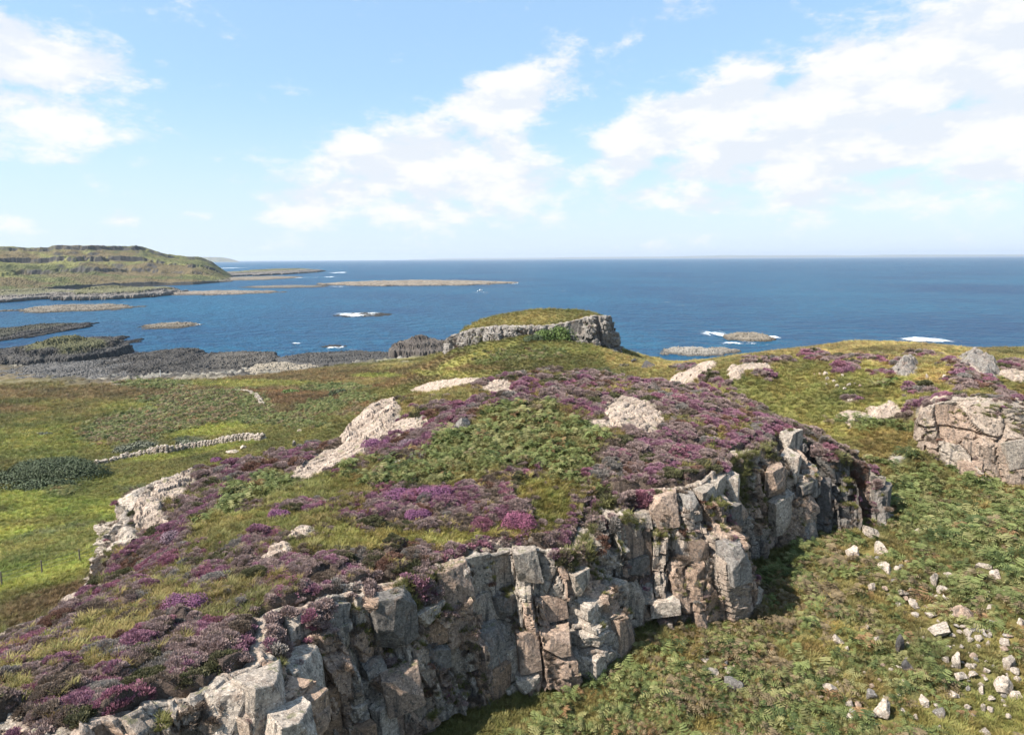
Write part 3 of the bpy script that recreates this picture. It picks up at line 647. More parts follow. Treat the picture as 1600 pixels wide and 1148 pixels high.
rimC, rimCn = cliff('knoll_cliff', [(-14.2, 144.6, 24.5)] + KN_F + KN_B[:2], 'low pale cliff round the grassy far knoll', res=.2, cell=(1.5, 3.0), amp=1.1, seed=33, smooth=.6, inset=1.9, cap=2.6,
      palette=lambda S, Z, h, a, b, c: GREY * 1.15 * (.65 + .6 * b[..., None]) + 0 * h[..., None])
rpS = float(np.hypot(*np.diff(np.array(RP_F)[:5, :2], axis=0).T).sum()) - 5.0
def rp_pal(S, Z, h, a, b, c): return (PALE * b[..., None] + PINK * (1 - b[..., None])) * (.85 + .3 * a[..., None]) + 0 * h[..., None]
rimD, rimDn = cliff('right_crag_cliff', RP_F[2:], 'weathered pinkish cliff of the right-hand crag', res=.12, cell=(2.6, 3.2), amp=1.0, seed=43, palette=rp_pal, bench=.5, inset=1.8, cap=2.4,
      prof=lambda S, Z, h: .22 * h + 1.5 * np.exp(-((S - rpS) / 3.0) ** 4) * sst(h, 0, .6))
print('cliffs', time.time() - T0)

# angular joint blocks standing out of the cliff faces, each a piece of its own
import bmesh
def split_block(name, seed, tint):
    r = np.random.default_rng(seed); bm = bmesh.new(); bmesh.ops.create_cube(bm, size=1.0)
    for v in bm.verts: v.co += Vector(r.uniform(-.07, .07, 3))
    for _ in range(r.integers(2, 5)):                          # corners broken off along straight joints
        n = Vector((r.choice([-1, 1]) * r.uniform(.3, 1), -r.uniform(.2, 1), r.choice([-1, 1, 1]) * r.uniform(.15, 1))).normalized()
        g = bm.verts[:] + bm.edges[:] + bm.faces[:]
        res_ = bmesh.ops.bisect_plane(bm, geom=g, plane_co=n * r.uniform(.40, .60), plane_no=n, clear_outer=True)
        bmesh.ops.holes_fill(bm, edges=bm.edges[:], sides=0)
    bmesh.ops.bevel(bm, geom=bm.edges[:], offset=.018, segments=1, affect='EDGES')
    bmesh.ops.triangulate(bm, faces=bm.faces[:])
    for _ in range(3): bmesh.ops.subdivide_edges(bm, edges=[e for e in bm.edges if e.calc_length() > .09], cuts=1); bmesh.ops.triangulate(bm, faces=bm.faces[:])
    bm.verts.ensure_lookup_table(); V = np.array([v.co[:] for v in bm.verts]); F_ = np.array([[v.index for v in f.verts] for f in bm.faces]); bm.free()
    k = fbm(V[:, 0] * 5 + V[:, 1] * 3 + 20, V[:, 2] * 5 + V[:, 1] * 4 + seed, seed, 4, .6) - .5
    V = V + V / (np.linalg.norm(V, axis=1, keepdims=True) + 1e-6) * k[:, None] * .075
    tt = tint * (.82 + .36 * fbm(V[:, 0] * 2 + 9, V[:, 2] * 2 + seed, seed + 3, 3))[:, None]
    return mesh_from(name, V, F_, MR, {'tint': ('FLOAT_COLOR', rgba(tt))})
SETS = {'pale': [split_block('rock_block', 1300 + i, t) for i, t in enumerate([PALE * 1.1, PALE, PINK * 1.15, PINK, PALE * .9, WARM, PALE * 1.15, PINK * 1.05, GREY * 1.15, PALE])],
        'dark': [split_block('rock_block', 1400 + i, t) for i, t in enumerate([GREY * .8, GREY * .65, DARK, GREY * .7, DARK * .85, PINK * .5])]}  # dark rock, tints lowered further to carry the right half's shade
def sag(S): return sst(fbm(np.atleast_1d(np.asarray(S, float)) / 3.4, 0 * np.atleast_1d(np.asarray(S, float)) + 7, 515, 2), .50, .60)[0]
def dress(cname, s0, s1, mix_, seed, w0=1.25, skip=.22, out=.25, zmin=None, down=0.):
    f = FACES[cname]; r = np.random.default_rng(seed); s = s0; n = 0
    G = f['G']; nv = G.shape[0]; ds = f['s'][1] - f['s'][0]
    while s < s1:
        w = w0 * r.uniform(.6, 1.35); i = int(np.clip((s + w / 2) / ds, 0, G.shape[1] - 1)); zt, zb = f['zt'][i], f['zb'][i] + .6
        z_ = zt - r.uniform(0, .5) - down - 1.3 * float(sag(s + w / 2)); pro = r.uniform(-.15, .35)
        while z_ > zb:
            h = min(r.uniform(.8, 3.0), z_ - zb + .8); zc = z_ - h / 2
            jx = int(np.clip((zc - f['zb'][i]) / (zt - f['zb'][i]) * nv, 0, nv - 1)); p = G[jx, i]
            if r.random() > skip and (zmin is None or zc > zmin):
                S_ = SETS['pale' if r.random() < mix_((s)) else 'dark']; me = S_[r.integers(len(S_))]; d = r.uniform(.9, 1.4)
                o = bpy.data.objects.new('rock_block', me); COL.objects.link(o); o.parent = f['top']
                nx, ny = f['nx'][i], f['ny'][i]; q = -d / 2 + out + pro + r.uniform(-.12, .15)
                o.location = (p[0] + nx * q - f['off'][0], p[1] + ny * q - f['off'][1], zc - f['off'][2])
                o.rotation_euler = (r.uniform(-.07, .07), r.uniform(-.05, .05) - .12, math.atan2(ny, nx) + math.pi / 2 + r.uniform(-.25, .25))
                o.scale = (w * 1.02, d, h * 1.0); n += 1
            z_ -= h * r.uniform(.96, 1.06)
        s += w * r.uniform(.92, 1.08)
    print('blocks', cname, n)
dress('front_cliff', s_at(2), s_at(14, .8), lambda q: .85, 71, w0=1.55, skip=.34, out=.22)
dress('front_cliff', s_at(17), s_at(19, .3), lambda q: .85, 74, w0=2.1, skip=.3, out=.2)
dress('front_cliff', s_at(19, .3), fs[-1] - .5, lambda q: .12, 72, w0=1.1, skip=.62, out=.08, down=.9)  # mostly dark blocks here, painting shade into the right half
dress('right_crag_cliff', .5, 13, lambda q: .8, 73, w0=2.9, skip=.55, out=.15)

# ------------------------------------------------------------------ outcrops in the turf
def outcrop(poly, hgt, label, tint_k, seed, res):
    mn = poly.min(0) - .5; mx = poly.max(0) + .5
    nx = int((mx[0] - mn[0]) / res) + 2; ny = int((mx[1] - mn[1]) / res) + 2
    if nx * ny > 90000: k = math.sqrt(nx * ny / 90000); nx = int(nx / k); ny = int(ny / k)
    X, Y = np.meshgrid(np.linspace(mn[0], mx[0], nx), np.linspace(mn[1], mx[1], ny), indexing='ij')
    sd_, _ = poly_sd(poly, X, Y); sd_ = sd_ + (fbm(X / 1.3, Y / 1.3, seed, 4) - .40) * 1.3
    hgt = hgt * (.5 if tint_k == 0 else .9); Zg = H0(X, Y); ca, sa = math.cos(.7), math.sin(.7); a = X * ca + Y * sa; b = -X * sa + Y * ca
    d1, cx, cy, e, r = blocks(a / 1.9, b / .8, seed, .20, .14, .26, .07, .8, .8)
    d2, _, _, e2, r2 = blocks(a / .7, b / .34, seed + 3, .07, .07, .05, .07, .8, .8)
    fz = hgt * sst(sd_, -.1, .55 + hgt * .5) * (.55 + .6 * fbm(X / 1.6, Y / 1.6, seed + 5, 3)) - .16 * (1 - sst(sd_, -.3, .1))
    Zz = Zg + fz + (d1 + d2) * (.6 + hgt * .9) * sst(sd_, -.2, .4) + (fbm(X / .3, Y / .3, seed + 6, 3) - .5) * .14
    keep = sd_ > -.35
    t = (PALE * 1.02 * .6 + PINK * .45 if tint_k == 0 else GREY) * (.85 + .35 * r[..., None]); t = t * (1 - .25 * (r2 > .7)[..., None]) + PINK * .25 * (r2 > .7)[..., None]
    F_ = grid_faces(nx, ny)[:, ::-1]; kf = keep.reshape(-1)[F_].all(1); F_ = F_[kf]
    if not len(F_): return None
    uq, iv = np.unique(F_, return_inverse=True); V = np.stack([X, Y, Zz], -1).reshape(-1, 3)[uq]
    c = V.mean(0); me = mesh_from('rock_outcrop', V - c, iv.reshape(-1, 4), MR, {'tint': ('FLOAT_COLOR', rgba(t.reshape(-1, 3)[uq]))})
    o = link('rock_outcrop', me, label=label, category='rock outcrop', group='pale rock outcrops in the turf'); o.location = c
    return o
for i, (o, p) in enumerate(zip(OUT, out_poly)):
    d = float(np.hypot(*p.mean(0)))
    outcrop(p, o[5], o[7], o[6], 100 + i * 9, max(.09, d * .0022))

# ------------------------------------------------------------------ boulders
rng = np.random.default_rng(5)
def ico(sub):
    import bmesh
    bm = bmesh.new(); bmesh.ops.create_icosphere(bm, subdivisions=sub, radius=1.0)
    V = np.array([v.co[:] for v in bm.verts]); F_ = np.array([[v.index for v in f.verts] for f in bm.faces]); bm.free(); return V, F_
ICO3 = ico(4); ICO1 = ico(1)
def stone_mesh(name, seed, dims, sub=ICO3, cuts=17, mat=None, tint=PALE, fine=.05):
    r = np.random.default_rng(seed); V, F_ = sub[0].copy(), sub[1]
    for _ in range(cuts):                                     # flat facets, like split rock
        n = r.normal(size=3); n /= np.linalg.norm(n); h = r.uniform(.40, .74)
        d = V @ n; V = V - np.outer(np.maximum(d - h, 0), n)
    V = V * np.array(dims) / 1.3
    if fine:
        a = V / max(dims); k = (fbm(a[:, 0] * 6 + 9 + a[:, 2] * 3, a[:, 1] * 6 + a[:, 2] * 5, seed, 4) - .5)
        V = V * (1 + k[:, None] * fine * 4)
    tt = np.tile(tint * r.uniform(.85, 1.15), (len(V), 1)) * (.8 + .4 * fbm(V[:, 0] * 2 + seed, V[:, 1] * 2 + V[:, 2] * 2, seed, 3))[:, None]
    return mesh_from(name, V, F_, mat or MS, {'tint': ('FLOAT_COLOR', rgba(tt))})
# (u, v of the centre, width px, height px, turn, tint, label)
BOUL = [
 (1362,832,32,26,0,'p','large grey boulder at the top of the right slope'), (1374,856,34,28,1,'p','large pinkish boulder leaning under the topmost grey boulder'),
 (1329,865,26,28,0,'p','lone rounded white boulder left of the topmost pair, nearest the cliff'), (1382,889,26,16,1,'p','pale boulder just below the topmost pair of the slope'),
 (1362,917,17,15,0,'p','small pale boulder below the lone white boulder'), (1409,926,15,13,1,'p','small square white stone right of a small pale boulder'),
 (1435,829,14,10,1,'p','small white stone alone in bracken, right of the topmost boulder'), (1534,884,26,14,1,'p','flat pale boulder high on the right edge of the scree'),
 (1554,900,28,12,0,'p','long white slab just below the flat pale boulder at far right'), (1458,907,17,22,1,'p','upright pale stone at the upper left of the scree'),
 (1480,898,17,10,0,'p','small oval pale stone right of the upright stone'), (1521,910,17,10,1,'k','brownish stone under bracken between white slabs'),
 (1478,938,10,16,0,'p','narrow white stone standing above the largest scree rocks'), (1507,960,32,22,1,'k','big reddish square boulder in the middle of the scree'),
 (1453,960,20,12,0,'p','pale stone left of the reddish boulder'), (1470,984,44,20,1,'p','widest pale broken boulder of the scree, below the reddish one'),
 (1428,943,28,9,-1,'p','thin slanting slab left of the scree'), (1489,964,12,12,0,'p','small white stone touching the reddish boulder'),
 (1548,950,20,10,1,'p','flat pale stone right of the reddish boulder'), (1549,970,15,9,0,'p','small flat stone below the flat pale one, far right'),
 (1514,987,19,15,1,'p','pale lumpy stone below the reddish boulder'), (1529,996,18,8,0,'p','low stone right of the pale lumpy stone'),
 (1543,1005,8,11,0,'p','tiny upright white stone below the scree'), (1571,1003,18,12,1,'p','white wedge stone near the right edge, mid scree'),
 (1596,974,16,18,0,'p','white boulder cut by the right edge of the picture'), (1306,998,26,14,-1,'p','slanting white slab alone in bracken, middle of the slope'),
 (1323,1013,11,11,0,'p','small white stone at the lower end of the slanting slab'), (1370,1000,14,20,1,'p','upright pale stone beside the dark cleft rock'),
 (1495,1036,20,26,0,'p','pale tall boulder in the lower scree'), (1499,1056,24,13,1,'p','flat boulder at the foot of the pale tall one'),
 (1516,1041,12,12,0,'p','small stone right of the pale tall boulder'), (1575,1037,26,20,1,'p','big white boulder in the lower right, above a twin boulder'),
 (1571,1076,26,28,0,'p','big white boulder low at the right edge'), (1588,1085,20,16,1,'p','white stone touching the big boulder low at the right edge'),
 (1492,1086,15,12,0,'p','small white stone in the yellow grass, left of centre'), (1531,1070,10,10,1,'p','tiny stone between the lower right boulders'),
 (1536,1107,10,11,0,'p','tiny white stone alone in bright yellow grass'), (1443,1097,26,15,-1,'p','white sharp boulder at the bottom, tipped to the right'),
 (1466,1113,22,14,0,'g','grey boulder leaning on the white sharp boulder at the bottom'), (1431,1121,12,13,1,'p','small white stone below the white sharp boulder'),
 (1379,1113,38,30,0,'p','large furrowed boulder at the bottom of the slope'), (1360,1086,20,20,1,'g','grey stone above the large furrowed boulder'),
 (1327,1121,24,11,-1,'p','flat stone left of the large furrowed boulder'), (1297,1074,34,10,-1,'p','long thin slab slanting through bracken near the bottom'),
 (1111,1050,28,16,-1,'p','flat pale stone left of the dark split boulder'), (1146,1068,32,36,0,'g','dark split boulder standing in bracken near the bottom'),
 (1108,1031,24,9,0,'p','pale stone above the dark split boulder'), (1138,1047,16,16,1,'p','pale top stone leaning on the dark split boulder'),
 (1404,1088,13,9,1,'p','tiny pale stone right of the grey stone'), (1195,1122,13,8,0,'p','small pale stone in the bracken at the bottom'),
 (1539,1143,20,10,0,'p','pale stone cut by the bottom edge at the right'), (1468,1138,10,12,1,'p','small upright stone at the bottom edge'),
 (1404,1008,16,46,0,'d','dark narrow rock standing in the bracken of the slope'), (1416,1040,20,30,1,'d','dark shady rock below the dark narrow rock'),  # shady rock pair: the shade is put into their dark tint
 (673,1122,56,28,0,'p','pale boulder at the foot of the front cliff, bottom centre'), (640,1110,18,12,1,'p','small stone at the foot of the front cliff'),
 (1530,932,10,8,0,'p','little stone above the flat pale stone'), (1462,932,12,8,0,'p','little pale stone between the upright stone and the reddish boulder'),
 (1590,1060,14,10,0,'p','little stone beside the right edge above the low boulders'), (1420,1005,14,8,0,'p','small pale stone right of the dark narrow rock'),
 (722,666,42,24,0,'g','grey boulder at the upper edge of the bracken on the crag'), (625,683,18,15,1,'p','white boulder between purple heathers on the crag'), (622,721,18,8,0,'p','small white stone in the grass on the crag'),
 (460,693,12,16,0,'p','white standing stone in heather on the left of the crag'), (468,672,14,6,1,'p','white stone on the skyline at the left of the crag'), (362,706,24,9,0,'p','white flat boulder on the left rim of the crag'), (380,699,16,7,0,'p','small white boulder on the left rim, behind the flat one'),
 (287,966,14,9,1,'p','white stone under a dark heather cushion, lower left'), (175,932,12,7,0,'p','small white stone in heather near the left rim'), (78,1083,16,20,1,'g','grey block among heather at the bottom left'),
 (1012,571,34,13,0,'d','dark rock in the grass behind the crag'), (990,564,14,9,1,'d','small dark rock left of the dark rock behind the crag'),
 (1292,592,9,9,0,'p','leftmost white stone of a row on the far plateau'), (1308,603,10,7,1,'p','white stone low in the row on the far plateau'), (1303,595,8,5,0,'p','second white stone of the row on the far plateau'), (1327,601,9,6,1,'p','rightmost white stone of the row on the far plateau'),
 (1448,588,9,10,0,'p','white stone left of the right crag on the far plateau'), (1290,583,13,7,-1,'p','slanting stone above the row on the far plateau'),
 (1475,590,14,9,1,'p','white stone beside purple heather below the rim rocks'), (1498,594,12,10,0,'p','stone among purple heather below the rim rocks'),
 (1390,628,12,7,0,'p','white stone in grass above the right crag'), (1328,625,14,5,0,'p','white stone under a small heather bush on the far plateau'),
]
TN = {'p': PALE * 1.22, 'g': GREY, 'k': PINK * 1.1, 'd': DARK * .8}
uu = np.array([b[0] for b in BOUL], float); vv = np.array([b[1] + b[3] * .25 for b in BOUL], float)
bx, by, bz = hit(uu, vv)
for i, (b, x, y, zz) in enumerate(zip(BOUL, bx, by, bz)):
    D = math.sqrt(x * x + y * y + (CZ - zz) ** 2); w = b[2] / FPX * D * 1.0; h = b[3] / FPX * D * 1.0
    me = stone_mesh('boulder', 300 + i, (w * rng.uniform(.52, .64), w * rng.uniform(.42, .6), max(h * .78, w * .34)), tint=TN[b[5]])
    o = link('boulder', me, label=b[6], category='boulder', group='boulders lying on the slopes'); o.location = (x, y, zz + h * .22)
    o.rotation_euler = (rng.uniform(-.25, .25), (-.45 if b[4] == -1 else .12) * -1, rng.uniform(-.5, .5))

# loose small stones of the scree
SC = []
for (cu, cv, ru, rv, n_, wh_) in [(1500,970,90,60,62,'scattered round the reddish square boulder'), (1430,925,40,30,20,'left of the upright stone in the upper scree'), (1540,1060,60,50,40,'near the pale tall boulder in the lower scree'), (1400,1080,60,50,22,'around the large furrowed boulder at the bottom'), (1130,1050,30,25,8,'beside the dark split boulder'), (1370,900,30,40,10,'below the topmost boulder pair'),
  (1300,1080,50,50,8,'near the long thin slanting slab'), (1560,900,40,30,8,'beside the long white slab at far right'), (660,1125,50,18,7,'at the foot of the front cliff'), (1330,600,60,20,10,'strewn over the far plateau'), (1200,1110,40,30,4,'in the bottom bracken right of the dark split boulder')]:
    for _ in range(n_): SC.append((cu + ru * rng.normal() * .6, cv + rv * rng.normal() * .6, rng.uniform(4, 11) if cv > 700 else rng.uniform(3, 6), wh_))
SCM = [stone_mesh('scree_stone', 1100 + i, (.5, .5 * rng.uniform(.6, .9), .5 * rng.uniform(.5, .9)), sub=ico(3), tint=[PALE * 1.15, PALE * 1.3, PINK * 1.2, GREY * 1.3][i % 4]) for i in range(9)]
SU = np.array([q[:2] for q in SC]); scx, scy, scz = hit(SU[:, 0], SU[:, 1]); SXY = []
for (u, v, wp, wh_), x, y, zz in zip(SC, scx, scy, scz):
    if v > 1146 or u > 1598: continue
    D = math.sqrt(x * x + y * y + (CZ - zz) ** 2); k = wp / FPX * D * 1.7
    mi = int(rng.integers(9)); shp = ('tiny', 'small')[wp > 7]; clr = ['pale', 'whitish', 'pinkish', 'grey'][mi % 4]
    o = link('scree_stone', SCM[mi], label=f'{shp} {clr} loose stone {wh_}', category='stone', group=f'{shp} {clr} stones {wh_}')
    o.location = (x, y, zz + k * .22); o.scale = (k, k, k * rng.uniform(.7, 1.1)); o.rotation_euler = (rng.uniform(-.5, .5), rng.uniform(-.5, .5), rng.uniform(0, 6)); SXY.append((float(x), float(y), k * .42))

# squared blocks standing at the rim of the front cliff
BLK = [(40,1120,60,75,26.3,'square white block at the bottom left corner'), (185,1140,110,60,25.6,'flat-topped grey block at the bottom left'), (345,1100,70,95,25.9,'tall white block with a split beside it, bottom left'), (400,1075,78,75,26.0,'big white block with a grey shaded face at the cliff rim'),
 (440,1125,70,60,25.2,'white ledge block under a purple heather cushion, bottom'), (490,975,62,110,25.6,'leaning pale slab block at the cliff rim'), (530,960,36,110,25.7,'narrow block with a rust-coloured edge at the cliff rim'), (455,965,46,40,25.6,'grey rounded block left of the leaning slab block'),
 (455,1050,76,90,24.6,'broad whitish block on the middle step of the cliff')]
top_block = bpy.data.objects['front_cliff']
for i, (u, v, wp, hp, zt, lb) in enumerate(BLK):
    x, y, _ = P(u, v - hp * .42, zt); D = math.hypot(x, y, CZ - zt); w = wp / FPX * D * .82; h = hp / FPX * D * 1.0
    me = split_block('rim_block', 700 + i, (PALE * 1.15 if i not in (5, 1) else GREY * 1.15))
    o = link('rim_block', me, label=lb, category='rock block', group='squared rock blocks standing along the cliff rim')
    o.location = (x + w * .30, y - w * .35, zt - h * .5 + .0); o.scale = (w, w * .95, h); o.rotation_euler = (R(-4), R(8), R(38 + rng.uniform(-10, 10)))
print('rocks', time.time() - T0)

# ------------------------------------------------------------------ rocky islets, skerries and the rocky shore
def rock_mass(name, label, u0, u1, vb, vt, h, seed, asp=None, ang=0, tint=None, grass=0., cat='islet', kind=None, zb=0., res=None, group='rocky islets off the shore', pw=.6, cellk=1.0, wander=.5):
    """u0..u1 extent and vb near edge, vt far edge at sea level, as read off the photograph"""
    a = P(u0, vb, zb); b = P(u1, vb, zb); c = P((u0 + u1) / 2, vt, zb)
    m0 = P((u0 + u1) / 2, vb, zb); cx, cy = (m0[0] + c[0]) / 2, (m0[1] + c[1]) / 2
    hx = math.hypot(b[0] - a[0], b[1] - a[1]) / 2; hy = max(math.hypot(c[0] - m0[0], c[1] - m0[1]) / 2, h * .8)
    yaw = math.atan2(b[1] - a[1], b[0] - a[0]) * 0 + R(ang)
    res = res or max(hx / 110, .35); nx = int(hx * 2.3 / res) + 2; ny = int(hy * 2.3 / res) + 2
    nx = min(nx, 420); ny = min(ny, 260)
    X, Y = np.meshgrid(np.linspace(-hx * 1.15, hx * 1.15, nx), np.linspace(-hy * 1.15, hy * 1.15, ny), indexing='ij')
    fr = max(hy, 6); wxy = ((fbm(X / (hx * .35) + seed, Y / (hy * .6), seed, 6, .62) - .5) * 2.4 + (fbm(X / (hx * .09) + seed, Y / (hy * .25), seed + 30, 3) - .5) * .7) * wander
    rho = np.hypot(X / hx, Y / hy) + wxy * .7
    base = np.clip(1 - rho, -1, 1)
    body = np.sign(base) * np.abs(base) ** pw
    ck = max(hx / 22, 1.6) * cellk
    d1, _, _, e1, r1 = blocks(X / ck, Y / (ck * .7), seed + 1, 1, 1, .5, .08); d2, _, _, _, r2 = blocks(X / (ck * .35), Y / (ck * .3), seed + 2, 1, 1, .4, .1)
    Zr = h * body * (.7 + .6 * fbm(X / (hx * .5) + 3, Y / fr, seed + 5, 3)) + (d1 * .30 + d2 * .12) * min(h * .9, 1.4 + .10 * h) * sst(base, -.05, .25)
    Zr = np.minimum(Zr, h * (1 + .12 * d1))
    ns = 3.0 if h > 2 else 2.0; q = Zr / h * ns + (fbm(X / (hx * .2), Y / (hy * .4), seed + 21, 3) - .5) * .6; fl = np.floor(q); Zr = np.where(Zr > 0, Zr * .62 + .38 * (fl + sst(q - fl, .55, .95)) * h / ns, Zr)
    wx, wy = cx + X * math.cos(yaw) - Y * math.sin(yaw), cy + X * math.sin(yaw) + Y * math.cos(yaw)
    zz = Zr + zb
    V = np.stack([wx, wy, zz], -1).reshape(-1, 3); F_ = grid_faces(nx, ny)[:, ::-1]
    lowcut = -.6 if zb < .6 else zb - 1.2
    kf = (V[:, 2] > lowcut)[F_].any(1); F_ = F_[kf]; uq, iv = np.unique(F_, return_inverse=True)
    t = (np.array((.19, .17, .15)) if tint is None else np.array(tint)) * (.6 + .8 * r1[..., None] * .6 + .3 * r2[..., None])
    pale = sst(fbm(X / ck + 5, Y / ck, seed + 9, 3), .52, .64)[..., None]; t = t * (1 - pale * .45) + np.array((.30, .265, .22)) * pale * .45 * (1.0 if tint is None or sum(tint) > .45 else .5)
    gy_ = np.hypot(*np.gradient(Zr, res)); stp = sst(gy_, .5, 1.1)[..., None]; t = t * (1 - .15 * stp)
    wet = (1 - sst(zz - zb * 0, .2, 1.2 + h * .08))[..., None] if zb < .6 else 0
    t = t * (1 - wet * .65)
    if grass:
        gm = (sst(base + (fbm(X / fr * 2, Y / fr * 2, seed + 12, 3) - .5) * .5, .25, .42) * grass)[..., None]
        t = t * (1 - gm) + np.array((.15, .15, .05)) * gm
    V = V[uq]; org = np.array((cx, cy, zb)); me = mesh_from(name, V - org, iv.reshape(-1, 4), MRD, {'tint': ('FLOAT_COLOR', rgba(t.reshape(-1, 3)[uq]))})
    if kind: o = link(name, me, label=label, kind=kind)
    else: o = link(name, me, label=label, category=cat, group=group)
    o.location = org
    return o
DK = (.055, .052, .050); TANR = (.18, .155, .12)
rock_mass('rocky_islet', 'grassy islet with a dark cliff at the left edge of the bay', -60, 116, 473, 459, 9.5, 11, pw=.4, grass=.6, ang=2)
rock_mass('rocky_islet', 'largest grassy islet with a dark humped right end', 112, 262, 468, 457, 12, 12, pw=.4, grass=.7, ang=2)
rock_mass('rocky_islet', 'thin rock tail running right from the largest grassy islet', 240, 432, 461, 455, 3.0, 13, tint=(.2, .17, .14), wander=.6, ang=8)
rock_mass('rocky_islet', 'low tawny skerry in front of the grassy islets', 34, 206, 487, 478, 3.4, 14, tint=TANR, ang=2)
rock_mass('rocky_islet', 'small tawny skerry with foam at its right tip', 226, 306, 514, 505, 1.8, 15, tint=TANR)
rock_mass('rocky_islet', 'long flat islet far out in the middle of the bay', 500, 806, 447, 440, 5.5, 16, tint=(.19, .16, .125), wander=.35, pw=.35)
rock_mass('rocky_islet', 'thin dark reef left of the long flat islet', 385, 510, 450, 446, 2.0, 17, tint=(.16, .15, .13), wander=.5)
rock_mass('rocky_islet', 'grassy point beyond the bay with surf on its right', 372, 482, 432, 424, 14, 18, grass=.7, wander=.35, pw=.35)
rock_mass('rocky_islet', 'low shelf running left from the grassy point', 330, 460, 439, 432, 4, 19, tint=TANR, wander=.5)
rock_mass('rocky_islet', 'tawny skerry ringed by surf right of the knoll', 1128, 1212, 534, 524, 3.2, 20, tint=TANR, wander=.35)
rock_mass('rocky_islet', 'small half-drowned rock just off the cobble beach', 500, 540, 543, 540, .9, 21, tint=DK)
rock_mass('rocky_islet', 'nearly drowned reef under breaking surf in the bay', 520, 612, 495, 488, .45, 22, tint=DK, wander=.6)
rock_mass('rocky_shore', 'dark rock platform along the left shore', -40, 175, 575, 532, 3.0, 31, tint=DK, kind='structure', zb=.4, cellk=.45, wander=.6)
rock_mass('rocky_shore', 'dark hump of rock with a grassy crown on the left shore', 22, 186, 572, 545, 8.5, 32, tint=DK, grass=.55, kind='structure', zb=1, cellk=.5, pw=.45, wander=.3)
rock_mass('rocky_shore', 'low dark rocks on the far left shore', -60, 84, 540, 509, 3.0, 33, tint=DK, grass=.2, kind='structure', zb=.2, cellk=.5)
rock_mass('rocky_shore', 'jumbled grey rocks behind the left field', -20, 230, 600, 565, 2.2, 34, tint=(.13, .125, .12), kind='structure', zb=1.2, cellk=.3, wander=.7)
rock_mass('rocky_shore', 'wide black rock platform on the left shore', 120, 345, 592, 551, 3.2, 35, tint=(.055, .052, .05), kind='structure', zb=.6, cellk=.4, wander=.6)
rock_mass('rocky_shore', 'tapering rock spit before the cobble beach', 300, 442, 578, 551, 2.6, 36, tint=(.10, .092, .082), kind='structure', zb=.2, cellk=.4, wander=.5, ang=12)
rock_mass('rocky_shore', 'bank of grey sea cobbles in the middle of the shore', 428, 640, 572, 551, 2.2, 37, tint=(.07, .069, .068), kind='structure', zb=.5, cellk=.22, wander=.3, pw=.4)
rock_mass('rocky_shore', 'brown bluff of rock left of the knoll', 602, 712, 560, 545, 8.0, 38, tint=(.10, .085, .075), kind='structure', zb=1.5, cellk=.6, wander=.3, pw=.45)
rock_mass('rocky_shore', 'pale shore rocks in the gap right of the knoll', 1030, 1130, 556, 546, 2.4, 39, tint=(.27, .25, .22), kind='structure', zb=0, cellk=.5, wander=.6)
rock_mass('rocky_shore', 'pale wave-washed rocks beside the far plateau', 1100, 1160, 552, 546, 1.8, 40, tint=(.20, .18, .155), kind='structure', zb=0, cellk=.5, wander=.6)
rock_mass('rocky_shore', 'pale low rocks at the edge of the tidal pool', 378, 500, 581, 571, 2.2, 41, tint=(.31, .27, .21), kind='structure', zb=1.2, cellk=.4, wander=.5)
# boulders above the beach
print('islets', time.time() - T0)

